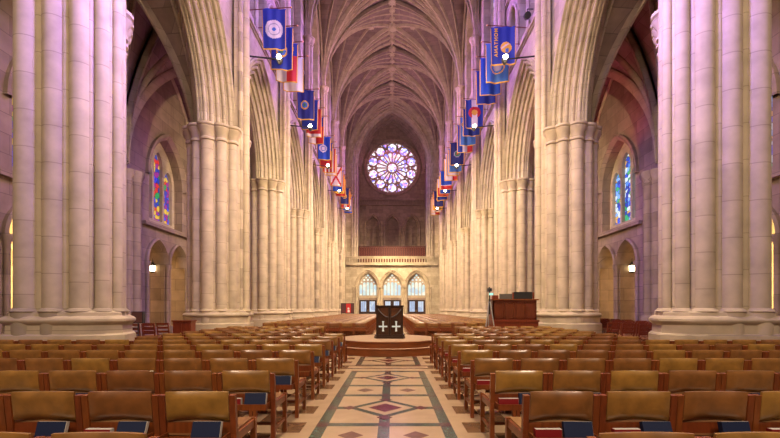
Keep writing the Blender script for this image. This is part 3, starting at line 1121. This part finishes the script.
P0, PITCH, SW = 2.12, 1.04, 0.60
front_pos = []
for n_ in range(13):
    y = P0 + PITCH * n_
    for s in (-1, 1):
        start = CX + s * 1.12
        if n_ >= 9:
            start = CX + s * (1.12 + 2 * SW)
        xlim = 0.98 * y + 0.75
        if n_ >= 6:
            xlim = 6.05 if n_ > 6 else 8.3
        k = 0
        off = 2 if n_ >= 9 else 0
        while abs(start + s * (k + 0.5) * SW) < xlim + (0.0 if n_ >= 6 else 0.1) and (n_ < 7 or abs(start + s * (k + 1) * SW) < 6.1):
            front_pos.append((n_, s, k, start + s * (k + 0.5) * SW, y, off))
            k += 1
for (n_, s, k, x, y, off) in front_pos:
    seat = ORD[k + off] + ' seat from the aisle'
    row = ORD[n_] + ' row'
    place_chair(x, y, 'tan leather-backed wooden chair, %s side of aisle, %s, %s' % (SIDE[s], row, seat), 'chairs in the front block')
    if y < 11.0:
        bx = x + 0.105
        if random.random() < 0.95:
            place_book('navy', bx + random.uniform(-0.015, 0.015), y - 0.112, 0.4225, -0.32 + random.uniform(-0.10, 0.08), random.uniform(-0.05, 0.05),
                       'navy hymnal behind the %s side chair, %s, %s' % (SIDE[s], row, ORD[k + off] + ' seat from aisle'), 'navy hymnals')
        if random.random() < 0.8:
            place_book('red', x - 0.128, y - 0.092, 0.4165, 0.0, random.uniform(-0.02, 0.02),
                       'red prayer book behind the %s side chair, %s, %s' % (SIDE[s], row, ORD[k + off] + ' seat from aisle'), 'red prayer books')
n_front = len(front_pos)
rear = []
for r_ in range(29):
    for k in range(8):
        for s in (-1, 1):
            rear.append((r_, s, k, CX + s * (1.08 + (k + 0.5) * SW), 18.5 + 1.04 * r_))
n_ind = max(0, 298 - n_front)
for (r_, s, k, x, y) in rear[:n_ind]:
    place_chair(x, y, 'tan leather-backed chair beyond the pulpit, %s side, %s row, %s seat from aisle' % (SIDE[s], ORD[r_], ORD[k]), 'chairs beyond the pulpit')
# the remaining far rows, too many to tell apart
cm = MB()
matmap = {'rear_post': 0, 'front_leg': 0, 'frame': 0, 'book_rack': 0, 'backrest': 1, 'seat': 2}
src = []
for ch in chair0.children:
    nm = ch.name.split('.')[0]
    src.append(([tuple(v.co) for v in ch.data.vertices], [tuple(p.vertices) for p in ch.data.polygons], matmap[nm]))
for (r_, s, k, x, y) in rear[n_ind:]:
    for vs, fs, mi in src:
        cm.add([(a + x, b + y, c) for a, b, c in vs], fs, mi)
o = cm.build('far_chairs', [WOOD, LEATHER, SEATL])
o['kind'] = 'stuff'
tag(o, 'far rows of tan leather-backed wooden chairs stretching to the west doors', 'chairs')

# ------------------------------------------------------------------ round platform
pl = thing('round_platform', 'low round wooden platform of two steps with a beige top under the pulpit', 'platform', (-0.13, 13.65, 0))
m = MB(); m.lathe([(1.86, 0.0), (1.86, 0.19), (1.89, 0.20), (1.89, 0.225), (1.5, 0.226)], (0, 0), 72); m.build('lower_step', PLATWOOD, pl)
m = MB(); m.lathe([(1.70, 0.227), (1.70, 0.385), (1.73, 0.395), (1.73, 0.42), (1.5, 0.421)], (0, 0), 72); m.build('upper_step', PLATWOOD, pl)
m = MB(); m.lathe([(1.69, 0.4215), (1.69, 0.43), (0.1, 0.431)], (0, 0), 72); m.build('carpet_top', CARPET, pl)
m = MB()
for k in range(73):
    pass
m.lathe([(1.87, 0.226), (1.87, 0.231), (1.72, 0.232), (1.72, 0.227)], (0, 0), 72); m.build('step_carpet', CARPET, pl)

# ------------------------------------------------------------------ pulpit
pu = thing('carved_pulpit', 'dark carved wooden pulpit with two white crosses on its front panels', 'pulpit', (-0.085, 13.45, 0.431))
m = MB()
m.prism([(-0.52, -0.02), (-0.44, -0.22), (0.44, -0.22), (0.52, -0.02), (0.50, 0.5), (-0.50, 0.5)], 0, 0.075)
m.prism([(-0.49, 0.0), (-0.42, -0.19), (0.42, -0.19), (0.49, 0.0), (0.47, 0.48), (-0.47, 0.48)], 0.075, 0.12)
m.build('base', DARKWOOD, pu, smooth=False)
# two front panels meeting at a shallow ridge
for s in (-1, 1):
    m = MB()
    a, b = Vector((s * 0.03, -0.165, 0)), Vector((s * 0.40, -0.10, 0))
    d = (b - a).normalized(); nn = Vector((d.y * s, -d.x * s, 0)); nn = nn if nn.y < 0 else -nn
    L_ = (b - a).length
    def P(u, z, w=0.0, a=a, d=d, nn=nn):
        p = a + d * u + nn * w
        return (p.x, p.y, z)
    m.add([P(0, 0.12), P(L_, 0.12), P(L_, 1.06), P(0, 1.06), P(0, 0.12, -0.04), P(L_, 0.12, -0.04), P(L_, 1.06, -0.04), P(0, 1.06, -0.04)],
          [(0, 1, 2, 3), (5, 4, 7, 6), (0, 4, 5, 1), (1, 5, 6, 2), (2, 6, 7, 3), (3, 7, 4, 0)])
    pan = m.build('front_panel', mat('panel_wood', (0.048, 0.018, 0.008), 0.35, var=0.3, scale=5, stretch=(5, 5, 1)), pu, smooth=False)
    # carved swag: a quarter round hanging from the outer corner
    sw = MB()
    arc = []
    for k in range(11):
        th = pi / 2 * k / 10
        arc.append((L_ - 0.02 - (L_ - 0.03) * sin(th), 1.02 - 0.30 * (1 - cos(th)) ** 0.9 * 1.0))
    sw.tube([P(u, z, 0.012) for u, z in [(L_ * 0.98 - (L_ - 0.02) * k / 10, 0.98 - 0.27 * sin(pi / 2 * k / 10)) for k in range(11)]], 0.022, 8)
    sw.build('carved_swag', DARKWOOD, pan)
    ins = MB()
    pts = [(0.02, 1.03), (L_ - 0.01, 1.03)] + [(L_ * 0.96 - (L_ - 0.05) * k / 8, 0.96 - 0.22 * sin(pi / 2 * k / 8)) for k in range(9)]
    ins.add([P(u, z, 0.004) for u, z in pts] + [P(u, z, -0.01) for u, z in pts], [tuple(range(len(pts))), tuple(range(2 * len(pts) - 1, len(pts) - 1, -1))] + [(i, (i + 1) % len(pts), (i + 1) % len(pts) + len(pts), i + len(pts)) for i in range(len(pts))])
    ins.build('swag_panel', mat('swag_wood', (0.10, 0.036, 0.014), 0.35, var=0.3, scale=5), pan, smooth=False)
    cr = MB()
    uc = L_ * 0.5
    for (u0, u1, z0, z1) in ((uc - 0.024, uc + 0.024, 0.24, 0.57), (uc - 0.145, uc + 0.145, 0.375, 0.425)):
        cr.add([P(u0, z0, 0.004), P(u1, z0, 0.004), P(u1, z1, 0.004), P(u0, z1, 0.004), P(u0, z0, 0.018), P(u1, z0, 0.018), P(u1, z1, 0.018), P(u0, z1, 0.018)],
               [(0, 1, 2, 3), (4, 5, 6, 7), (0, 1, 5, 4), (1, 2, 6, 5), (2, 3, 7, 6), (3, 0, 4, 7)])
    for (u, z) in ((uc, 0.25), (uc, 0.56)):
        cr.add([P(u - 0.035, z - 0.015, 0.004), P(u + 0.035, z - 0.015, 0.004), P(u + 0.035, z + 0.015, 0.004), P(u - 0.035, z + 0.015, 0.004), P(u - 0.035, z - 0.015, 0.02), P(u + 0.035, z - 0.015, 0.02), P(u + 0.035, z + 0.015, 0.02), P(u - 0.035, z + 0.015, 0.02)],
               [(0, 1, 2, 3), (4, 5, 6, 7), (0, 1, 5, 4), (1, 2, 6, 5), (2, 3, 7, 6), (3, 0, 4, 7)])
    cr.build('cross', mat('cross_white', (0.72, 0.90, 1.0), 0.25, metal=0.0), pan, smooth=False)
m = MB()
m.box((0, -0.165, 0.59), (0.05, 0.05, 0.94))
for s in (-1, 1):
    m.box((s * 0.42, -0.10, 0.59), (0.055, 0.07, 0.94))
    m.box((s * 0.43, 0.40, 0.59), (0.05, 0.05, 0.94))
m.build('corner_post', DARKWOOD, pu, smooth=False)
m = MB()
for s in (-1, 1):
    m.box((s * 0.435, 0.15, 0.59), (0.025, 0.48, 0.94))
m.build('side_panel', DARKWOOD, pu, smooth=False)
m = MB()
m.prism([(-0.475, 0.42), (-0.475, -0.13), (-0.4, -0.17), (0, -0.22), (0.4, -0.17), (0.475, -0.13), (0.475, 0.42)], 1.06, 1.10)
m.build('top', DARKWOOD, pu, smooth=False)

# ------------------------------------------------------------------ sound console on a riser
co = thing('sound_console', 'large panelled mahogany console with dark screens on a raised wooden base beside the arcade', 'console', (4.95, 16.2, 0))
m = MB(); m.box((0, 0.3, 0.45), (1.8, 1.0, 0.9)); m.box((0, 0.3, 0.93), (1.86, 1.06, 0.08)); m.build('riser', REDWOOD, co, smooth=False)
m = MB()
m.box((0, 0.0, 1.36), (1.76, 0.10, 0.80))
m.box((-0.85, 0.3, 1.36), (0.06, 0.7, 0.80)); m.box((0.85, 0.3, 1.36), (0.06, 0.7, 0.80))
m.build('body', REDWOOD, co, smooth=False)
for k in range(4):
    m = MB()
    x = -0.645 + k * 0.43
    m.box((x, -0.058, 1.36), (0.30, 0.02, 0.54))
    for e in (-0.18, 0.18):
        m.box((x + e, -0.065, 1.36), (0.04, 0.035, 0.66))
    for e in (-0.31, 0.31):
        m.box((x, -0.065, 1.36 + e), (0.38, 0.035, 0.04))
    m.build('front_panel', mat('panel_mahogany', (0.13, 0.030, 0.010), 0.3, var=0.2, scale=5, stretch=(5, 5, 1)) if k == 0 else bpy.data.materials['panel_mahogany'], co, smooth=False)
m = MB(); m.box((0, 0.1, 1.785), (1.88, 0.46, 0.05)); m.build('counter_top', WOOD, co, smooth=False)
m = MB(); m.box((0.42, 0.25, 1.96), (0.74, 0.08, 0.30)); m.box((0.42, 0.207, 1.96), (0.68, 0.01, 0.24)); m.build('screen', BLACK, co, smooth=False)
m = MB(); m.box((-0.28, 0.25, 1.92), (0.50, 0.10, 0.22)); m.build('mixer', mat('grey_plastic', (0.09, 0.08, 0.07), 0.5), co, smooth=False)
m = MB(); m.box((-0.72, 0.25, 1.89), (0.26, 0.10, 0.16)); m.box((0.01, 0.25, 1.95), (0.05, 0.12, 0.28)); m.box((0.84, 0.25, 1.95), (0.05, 0.12, 0.28)); m.build('book_shelf', REDWOOD, co, smooth=False)

# video camera on a tripod
vc = thing('video_camera', 'black video camera on a tripod with a glowing monitor beside the mahogany console', 'camera', (3.83, 15.75, 0))
m = MB()
m.box((0, 0, 2.16), (0.12, 0.26, 0.13)); m.tube([(0, -0.12, 2.17), (0, -0.22, 2.17)], 0.045, 10); m.tube([(0, -0.05, 2.26), (0, 0.08, 2.26)], 0.02, 8)
m.build('camera_body', BLACK, vc)
m = MB(); m.box((0.03, -0.15, 1.99), (0.16, 0.02, 0.09)); m.build('monitor', SCREEN, vc, smooth=False)
m = MB(); m.bar((0, 0, 1.2), (0, 0, 2.1), 0.05); m.build('column', BLACK, vc)
for k in range(3):
    a = pi / 2 + k * 2 * pi / 3
    m = MB(); m.tube([(0.03 * cos(a), 0.03 * sin(a), 1.7), (0.30 * cos(a), 0.30 * sin(a), 0.0)], 0.022, 8); m.build('leg', mat('grey_metal', (0.45, 0.47, 0.5), 0.35, metal=0.6) if k == 0 else bpy.data.materials['grey_metal'], vc)

# loudspeaker panel on a stand in the aisle
sp = thing('loudspeaker_stand', 'small square brown loudspeaker on a thin stand just behind the great pier', 'loudspeaker', (-8.0, 12.6, 0))
m = MB(); m.box((0, 0, 1.15), (0.36, 0.12, 0.37)); m.build('cabinet', BLACK, sp, smooth=False)
m = MB(); m.box((0, -0.066, 1.15), (0.31, 0.012, 0.32)); m.build('grille', mat('brown_grille', (0.13, 0.055, 0.03), 0.8, var=0.2, scale=60), sp, smooth=False)
m = MB(); m.tube([(0, 0, 0.04), (0, 0, 0.97)], 0.018, 8)
m.build('pole', BLACK, sp)
for k in range(3):
    a = pi / 2 + k * 2 * pi / 3
    m = MB(); m.tube([(0, 0, 0.35), (0.28 * cos(a), 0.28 * sin(a), 0.012)], 0.012, 6); m.build('leg', BLACK, sp)

cb = thing('wooden_cabinet', 'low red mahogany cabinet standing in the arcade in front of an arcade pier', 'cabinet', (-7.95, 15.3, 0))
m = MB(); m.box((0, 0, 0.48), (0.68, 0.36, 0.90)); m.box((0, 0, 0.02), (0.62, 0.32, 0.04)); m.build('body', REDWOOD, cb, smooth=False)
m = MB(); m.box((0, -0.01, 0.955), (0.76, 0.42, 0.05)); m.build('top', REDWOOD, cb, smooth=False)
for s in (-1, 1):
    m = MB(); m.box((s * 0.165, -0.19, 0.48), (0.30, 0.02, 0.80)); d_ = m.build('door', REDWOOD, cb, smooth=False)
    m = MB(); m.tube([(s * 0.04, -0.2, 0.5), (s * 0.04, -0.225, 0.5)], 0.012, 8); m.build('knob', BRASS, d_)

# red display board near the west doors
db = thing('display_board', 'red poster board with white notices standing near the west doors', 'display board', (-5.65, 50.6, 0))
m = MB(); m.box((0, 0, 1.45), (1.66, 0.06, 1.30)); m.build('frame', DARKWOOD, db, smooth=False)
m = MB(); m.box((0.12, -0.034, 1.45), (0.62, 0.01, 1.18)); m.build('red_poster', mat('poster_red', (0.55, 0.02, 0.02), 0.5), db, smooth=False)
m = MB(); m.box((-0.50, -0.034, 1.45), (0.50, 0.01, 1.10)); m.box((0.62, -0.034, 1.45), (0.26, 0.01, 1.10)); m.build('brown_poster', mat('poster_brown', (0.10, 0.03, 0.03), 0.5), db, smooth=False)
m = MB(); m.box((0.15, -0.042, 1.10), (0.28, 0.008, 0.30)); m.tube([(0.12, -0.036, 1.42), (0.12, -0.046, 1.42)], 0.13, 14); m.build('white_notice', PAPER, db, smooth=False)
for s in (-1, 1):
    m = MB(); m.box((s * 0.75, 0, 0.42), (0.06, 0.06, 0.80)); m.box((s * 0.75, 0, 0.02), (0.08, 0.5, 0.04)); m.build('leg', DARKWOOD, db, smooth=False)

# aisle chairs of red wood
ac = thing('aisle_chair', '', 'chair')
for x in (-0.2, 0.2):
    m = MB(); m.bar((x, 0, 0), (x, 0, 0.45), 0.035); m.bar((x, 0, 0.44), (x, -0.07, 0.92), 0.035); m.build('rear_post', REDWOOD, ac, smooth=False)
    m = MB(); m.box((x, 0.38, 0.22), (0.035, 0.035, 0.44)); m.build('front_leg', REDWOOD, ac, smooth=False)
m = MB(); m.box((0, 0.19, 0.45), (0.44, 0.44, 0.03)); m.build('seat', mat('rush_seat', (0.26, 0.11, 0.04), 0.7, var=0.2, scale=30), ac, smooth=False)
m = MB()
for h in (0.60, 0.74, 0.88):
    m.box((0, -0.028 - (h - 0.6) * 0.14, h), (0.38, 0.02, 0.07))
for h in (0.15, 0.28):
    m.box((0, 0.38, h), (0.38, 0.02, 0.025))
    m.box((-0.2, 0.19, h), (0.02, 0.36, 0.025)); m.box((0.2, 0.19, h), (0.02, 0.36, 0.025))
m.build('back_slats', REDWOOD, ac, smooth=False)
first = True
for r_ in range(9):
    for k in range(6):
        for s in ((1,) if r_ > 1 else (-1, 1)):
            if s < 0:
                if k > 1:
                    continue
                x, y = -(8.2 + 0.5 * k), 13.5 + 0.85 * r_
            elif r_ < 3:
                x, y = 8.15 + 0.5 * k, 12.9 + 0.95 * r_
            else:
                if k > 3 or (k == 3 and r_ in (4, 5)):
                    continue
                x, y = 9.42 + 0.5 * k, 13.0 + 0.95 * r_
            lab = ('red wooden slat-back aisle chair behind the %s great pier, %s row, %s from arcade' % (SIDE[s], ORD[r_], ORD[k]))
            if first:
                ac.location = (x, y, 0); ac['label'] = lab; o = ac; first = False
            else:
                o = dup(ac, (x, y, 0), lab)
            o['group'] = 'red wooden aisle chairs'

# choir railing on the west gallery
cr = thing('gallery_railing', 'dark red slatted wooden railing on the gallery under the rose window', 'railing', (0, 61.3, 8.1))
for k in range(30):
    x = -5.0 + k * 10.0 / 29
    m = MB(); m.box((x, 0, 1.6), (0.09, 0.05, 2.3)); m.build('baluster', REDWOOD, cr, smooth=False)
m = MB(); m.box((0, 0, 2.8), (10.2, 0.12, 0.12)); m.box((0, 0, 0.42), (10.2, 0.12, 0.14)); m.box((0, 0.08, 1.55), (10.2, 0.04, 2.3)); m.build('rail', mat('railing_red', (0.10, 0.018, 0.012), 0.5), cr, smooth=False)
m = MB(); m.box((-5.0, 0, 0.2), (0.16, 0.16, 0.4)); m.box((5.0, 0, 0.2), (0.16, 0.16, 0.4)); m.box((0, 0, 0.2), (0.16, 0.16, 0.4)); m.build('foot', REDWOOD, cr, smooth=False)

# lanterns in the wall passages
for s in (-1, 1):
    ln = thing('hanging_lantern', 'small glowing lantern hanging in the pointed wall opening on the %s side' % SIDE[s], 'lantern', (s * 12.5, 20.85, 0))
    m = MB(); m.lathe([(0.05, 3.33), (0.12, 3.38), (0.14, 3.66), (0.06, 3.76)], (0, 0), 8); m.build('glass', LAMP, ln)
    m = MB(); m.lathe([(0.02, 3.28), (0.13, 3.33), (0.13, 3.37), (0.02, 3.38)], (0, 0), 8); m.lathe([(0.16, 3.66), (0.08, 3.78), (0.02, 3.88)], (0, 0), 8); m.build('cap', BLACK, ln)
    m = MB(); m.tube([(0, 0, 3.85), (0, 0, 5.26)], 0.012, 6); m.build('chain', BLACK, ln)

# flood lamps on the arcade ledge
fl0 = thing('flood_lamp', '', 'lamp')
m = MB(); m.lathe([(0.06, -0.12), (0.14, 0.0), (0.15, 0.12), (0.10, 0.14)], (0, 0), 12); m.build('housing', BLACK, fl0)
m = MB(); m.lathe([(0.02, 0.04), (0.09, 0.07), (0.12, 0.14), (0.09, 0.21), (0.02, 0.24)], (0, -0.14), 12); m.build('lens', SPOTL, fl0)
m = MB(); m.bar((0, 0, 0.1), (1.64, 0, 0.28), 0.05); m.build('bracket', BLACK, fl0)
first = True
for i in range(1, 6):
    for s in (-1, 1):
        lab = 'bright flood lamp on a bracket under the flags, %s side, %s bay' % (SIDE[s], ORD[i - 1])
        L_ = (s * 5.27, PZ[i] + 1.15, 13.0)
        if first:
            o = fl0; o.location = L_; o['label'] = lab; first = False
        else:
            o = dup(fl0, L_, lab)
        o.scale = (s, 1, 1)
        o['group'] = 'flood lamps'
        pt = bpy.data.lights.new('flood', 'POINT'); pt.energy = 0.35; pt.color = (1.0, 0.85, 0.7); pt.shadow_soft_size = 0.1
        po = bpy.data.objects.new('flood_light', pt); COL.objects.link(po); po.location = (L_[0], L_[1] - 0.15, L_[2] + 0.25)

sl = thing('stage_light', 'black spotlight clamped high on the wall above the lettered blue flag', 'spotlight', (6.62, 19.6, 15.6))
m = MB(); m.tube([(-0.05, -0.22, 0.05), (-0.02, 0.0, 0.15), (0.0, 0.2, 0.28)], [0.16, 0.17, 0.12], 14); m.build('housing', BLACK, sl)
m = MB(); m.tube([(0.0, 0.0, 0.15), (0.0, 0.0, 0.5), (0.30, 0.0, 0.5)], 0.025, 8); m.build('bracket', BLACK, sl)

# ================================================================== FLAGS
FC = {}
def fcol(n_, c):
    FC[n_] = mat('flag_' + n_, c, 0.6)
fcol('blue', (0.010, 0.030, 0.30)); fcol('navy', (0.012, 0.020, 0.16)); fcol('sky', (0.05, 0.16, 0.55)); fcol('royal', (0.01, 0.07, 0.50))
fcol('red', (0.50, 0.015, 0.02)); fcol('white', (0.70, 0.62, 0.68)); fcol('gold', (0.75, 0.42, 0.05)); fcol('green', (0.05, 0.22, 0.10)); fcol('grey', (0.35, 0.33, 0.45))
FK = list(FC)
FI = {k: i for i, k in enumerate(FK)}
FM = [FC[k] for k in FK]


def seal(u, v, cu, cv, R, rings):
    d = sqrt((u - cu) ** 2 + ((v - cv) * 1.62) ** 2)
    for r, c in rings:
        if d < r * R:
            return c
    return None


def pat_seal(field, rings, cu=0.5, cv=0.5, R=0.3):
    return lambda u, v: seal(u, v, cu, cv, R, rings) or field


def pat_nc(u, v):
    if v > 0.68:
        return seal(u, v, 0.5, 0.84, 0.1, [(1, 'gold')]) or ('gold' if abs(abs(v - 0.84) - 0.0) < 0.05 and 0.22 < abs(u - 0.5) < 0.3 else None) or 'blue'
    return 'red' if u > 0.5 else 'white'


def pat_colorado(u, v):
    d = sqrt((u - 0.5) ** 2 + ((v - 0.55) * 1.62) ** 2)
    if d < 0.16: return 'gold'
    if d < 0.33 and not (v < 0.55 and abs(u - 0.5) < 0.14): return 'red'
    return 'white' if 0.33 < u < 0.67 else 'blue'


def pat_bands(*cs):
    return lambda u, v: cs[min(len(cs) - 1, int((1 - v) * len(cs)))]


def pat_vert(*cs):
    return lambda u, v: cs[min(len(cs) - 1, int(u * len(cs)))]


def pat_saltire(u, v):
    a, b = (u - 0.5), (v - 0.5)
    return 'red' if abs(abs(a) - abs(b)) < 0.09 else 'white'


def pat_canton(u, v):
    if v > 0.55 and u < 0.55: return 'blue'
    return 'red' if int(u * 7) % 2 == 0 else 'white'


def pat_texas(u, v):
    if v > 0.66:
        return seal(u, v, 0.5, 0.83, 0.13, [(1, 'white')]) or 'blue'
    return 'red' if u > 0.5 else 'white'


def make_flag(label, X, z, pat, s, w=1.15, h=1.9, res=(30, 46), amp=0.035, fringe=True, drop=15.7, text=None):
    """a banner hung from a pole that reaches out of the triforium over the nave"""
    root = thing('state_flag', label, 'flag', (0, z, 0), 0, 'flags hung along the nave')
    m = MB()
    m.tube([(s * 6.90, 0, drop - 0.10), (s * 4.82, 0, drop + 0.03)], 0.022, 8)
    m.lathe([(0.005, drop - 0.02), (0.045, drop + 0.0), (0.045, drop + 0.05), (0.005, drop + 0.09)], (s * 4.80, 0), 8, 1)
    m.build('pole', [REDWOOD, BRASS], root)
    nx, nz = res
    x0 = s * X - w / 2
    m = MB()
    ph = random.uniform(0, 6)
    tl = random.uniform(-0.03, 0.03)
    vs, fs, ms = [], [], []
    def pt(u, v):
        yy = amp * (1.2 - v) * sin(u * 9 + ph + v * 1.5) + 0.018 * sin(u * 17 + ph * 2) - 0.03
        xx = x0 + u * w + (1 - v) * tl + (u - 0.5) * (-0.05) * (1 - v)
        zz = drop - 0.06 - (1 - v) * h - (0.035 * sin(u * pi) * (1 - v)) - (u - 0.5) * (-s) * 0.06
        return Vector((xx, yy, zz))
    for j in range(nz + 1):
        for i in range(nx + 1):
            vs.append(pt(i / nx, j / nz))
    for j in range(nz):
        for i in range(nx):
            a = j * (nx + 1) + i
            fs.append((a, a + 1, a + nx + 2, a + nx + 1))
            u, v = (i + 0.5) / nx, (j + 0.5) / nz
            c = pat(u, v)
            if fringe and (v < 0.035 or ((u < 0.028 or u > 0.972) and v < 0.97)):
                c = 'gold'
            ms.append(FI[c])
    o_ = len(m.v)
    m.v += [tuple(v) for v in vs]; m.f += fs; m.m += ms
    cl = m.build('cloth', FM, root)
    sol = cl.modifiers.new('thickness', 'SOLIDIFY'); sol.thickness = 0.006
    if text:
        cu = bpy.data.curves.new('lettering', 'FONT')
        cu.body = text
        cu.size = 0.245
        cu.space_character = 1.25
        cu.extrude = 0.004
        cu.offset = 0.006
        cu.align_x = 'CENTER'; cu.align_y = 'CENTER'
        cu.materials.append(FC['gold'])
        tmp = bpy.data.objects.new('tmp_lettering', cu)
        me = bpy.data.meshes.new_from_object(tmp)
        bpy.data.objects.remove(tmp)
        to = bpy.data.objects.new('lettering', me)
        COL.objects.link(to)
        to.parent = root
        # seen from the back of the cloth: mirrored, reading downwards
        mtx = Matrix(((0, -1, 0, x0 + w * 0.21), (0, 0, -1, -0.115), (-1, 0, 0, drop - 0.92), (0, 0, 0, 1)))
        to.matrix_local = mtx
    return root


ringA = [(0.45, 'blue'), (0.75, 'white'), (0.85, 'red'), (1, 'white')]
ringA = [(0.22, 'sky'), (0.55, 'white'), (0.66, 'grey'), (1, 'white')]
ringG = [(0.35, 'green'), (0.7, 'sky'), (1, 'gold')]
ringC = [(0.5, 'white'), (0.7, 'sky'), (1, 'white')]
ringM = [(0.8, 'gold'), (1, 'gold')]
ringO = [(0.5, 'gold'), (0.8, 'navy'), (1, 'gold')]
ringS = [(0.6, 'grey'), (0.85, 'sky'), (1, 'gold')]
def pz(b, k):
    return PZ[b] + 1.4 + 1.22 * k


def pat_montana(u, v):
    d = sqrt((u - 0.62) ** 2 + ((v - 0.46) * 1.62) ** 2)
    if d < 0.235:
        if d > 0.205: return 'gold'
        a = v - 0.46
        if a < -0.03 + 0.15 * (u - 0.62): return 'sky' if abs(u - 0.66) < 0.07 else 'gold'
        return 'white' if abs(a - 0.06 - (u - 0.62) * 0.4) < 0.02 else 'gold'
    return 'blue'


def pat_bluered(u, v):
    return 'red' if v < 0.2 else 'white' if v < 0.25 else 'royal'


fl_L = [
    (1, 0, 'dark blue flag with a large white round seal, loudspeaker side', pat_seal('blue', ringA, 0.5, 0.5, 0.37), dict(res=(44, 66))),
    (1, 1, 'blue gold-fringed flag half hidden behind the flag with the large white seal', pat_seal('blue', ringG, 0.5, 0.45, 0.25), {}),
    (1, 2, 'flag with blue top, gold star, and white and red halves, loudspeaker side', pat_nc, {}),
    (1, 3, 'pale white flag hanging behind the white and red halved flag', pat_bands('white'), {}),
    (2, 0, 'navy flag with a small green and gold seal, loudspeaker side', pat_seal('navy', ringG, 0.45, 0.5, 0.24), dict(res=(36, 54))),
    (2, 1, 'blue flag half hidden behind the navy flag with the green seal', pat_bands('blue'), {}),
    (2, 2, 'red flag with a white and gold lower edge, loudspeaker side', lambda u, v: 'white' if v < 0.12 else 'red', {}),
    (2, 3, 'blue, white and red flag beside the red flag, loudspeaker side', pat_texas, {}),
    (3, 0, 'blue flag with a pale ring and seal, loudspeaker side', pat_seal('royal', ringC, 0.45, 0.5, 0.27), {}),
    (3, 1, 'blue, gold and red striped flag behind the pale ringed flag', pat_bands('royal', 'gold', 'red'), {}),
    (3, 2, 'red and white striped flag with a blue canton, loudspeaker side', pat_canton, {}),
    (3, 3, 'dim white flag behind the striped flag with the canton', pat_bands('white'), {}),
    (4, 0, 'white flag with a red diagonal cross', pat_saltire, {}),
    (4, 1, 'blue flag showing behind the red diagonal cross', pat_bands('royal'), {}),
    (4, 2, 'red flag with gold lower band far along the loudspeaker side', lambda u, v: 'gold' if v < 0.15 else 'red', {}),
    (4, 3, 'plain red flag behind the red and gold flag', pat_bands('red'), {}),
    (5, 0, 'navy flag with a gold seal far along the loudspeaker side', pat_seal('navy', ringO, 0.5, 0.5, 0.24), {}),
    (5, 1, 'red and white striped flag behind the far navy flag', pat_vert('red', 'white', 'red'), {}),
    (5, 2, 'blue and white flag, last but one on the loudspeaker side', pat_bands('red', 'white', 'sky'), {}),
    (5, 3, 'blue flag, last on the loudspeaker side', pat_bands('royal'), {}),
]
fl_R = [
    (1, 0, 'blue flag lettered MONTANA beside a gold landscape seal', pat_montana, dict(res=(48, 72), text='MONTANA')),
    (1, 1, 'light blue flag with a pale round seal beside the lettered flag', pat_seal('sky', ringS, 0.5, 0.42, 0.3), dict(res=(36, 54))),
    (1, 2, 'plain bright blue flag behind the light blue flag', pat_bands('royal'), {}),
    (1, 3, 'deep blue flag fully behind the plain bright blue flag', pat_bands('blue'), {}),
    (2, 0, 'blue and white flag with a red and gold disc, console side', pat_colorado, dict(res=(42, 64))),
    (2, 1, 'blue flag with fringed hem behind the red and gold disc flag', pat_seal('blue', ringG, 0.5, 0.4, 0.2), {}),
    (2, 2, 'light blue flag with a gold star ring, console side', pat_seal('sky', ringO, 0.3, 0.75, 0.18), {}),
    (2, 3, 'blue, white and red flag behind the light blue star flag', pat_vert('blue', 'white', 'red'), {}),
    (3, 0, 'dark navy flag with a red and green seal, console side', pat_seal('navy', [(0.35, 'red'), (0.7, 'green'), (1, 'grey')], 0.5, 0.5, 0.24), {}),
    (3, 1, 'bright blue flag behind the dark navy seal flag', pat_bands('sky'), {}),
    (3, 2, 'white flag hanging between blue flags, console side', pat_bands('white'), {}),
    (3, 3, 'blue flag with red corner behind the white flag', lambda u, v: 'red' if v < 0.2 and u > 0.6 else 'white', {}),
    (4, 0, 'blue flag with a broad red lower band, console side', pat_bluered, {}),
    (4, 1, 'bright blue flag behind the red-banded flag', pat_bands('royal'), {}),
    (4, 2, 'white and red flag in the fourth flagged bay, console side', pat_bands('white', 'red'), {}),
    (4, 3, 'blue flag behind the white and red flag, console side', pat_bands('blue'), {}),
    (5, 0, 'dark navy flag with a gold and red emblem far along the console side', pat_seal('navy', [(0.5, 'red'), (1, 'gold')], 0.5, 0.5, 0.22), {}),
    (5, 1, 'white and gold flag behind the far navy emblem flag', pat_bands('red', 'white', 'gold'), {}),
    (5, 2, 'pale flag last but one on the console side', pat_bands('white'), {}),
    (5, 3, 'red and white flag, last on the console side', pat_vert('white', 'red'), {}),
]
for s, lst in ((-1, fl_L), (1, fl_R)):
    for (b, k, lab, pat, kw) in lst:
        kw = dict(kw)
        zf = pz(b, k) if s < 0 else PZ[b] + 2.6 + 1.25 * k
        kw.setdefault('res', (18, 28) if b > 2 else (26, 40))
        make_flag(lab, 5.62 + random.uniform(-0.05, 0.05), zf, pat, s, w=(1.17 if s < 0 else 1.27) + random.uniform(-0.03, 0.05), h=1.92 + (0.25 * random.random() if k else 0), **kw)
print('front chairs', n_front, 'individual rear', n_ind)
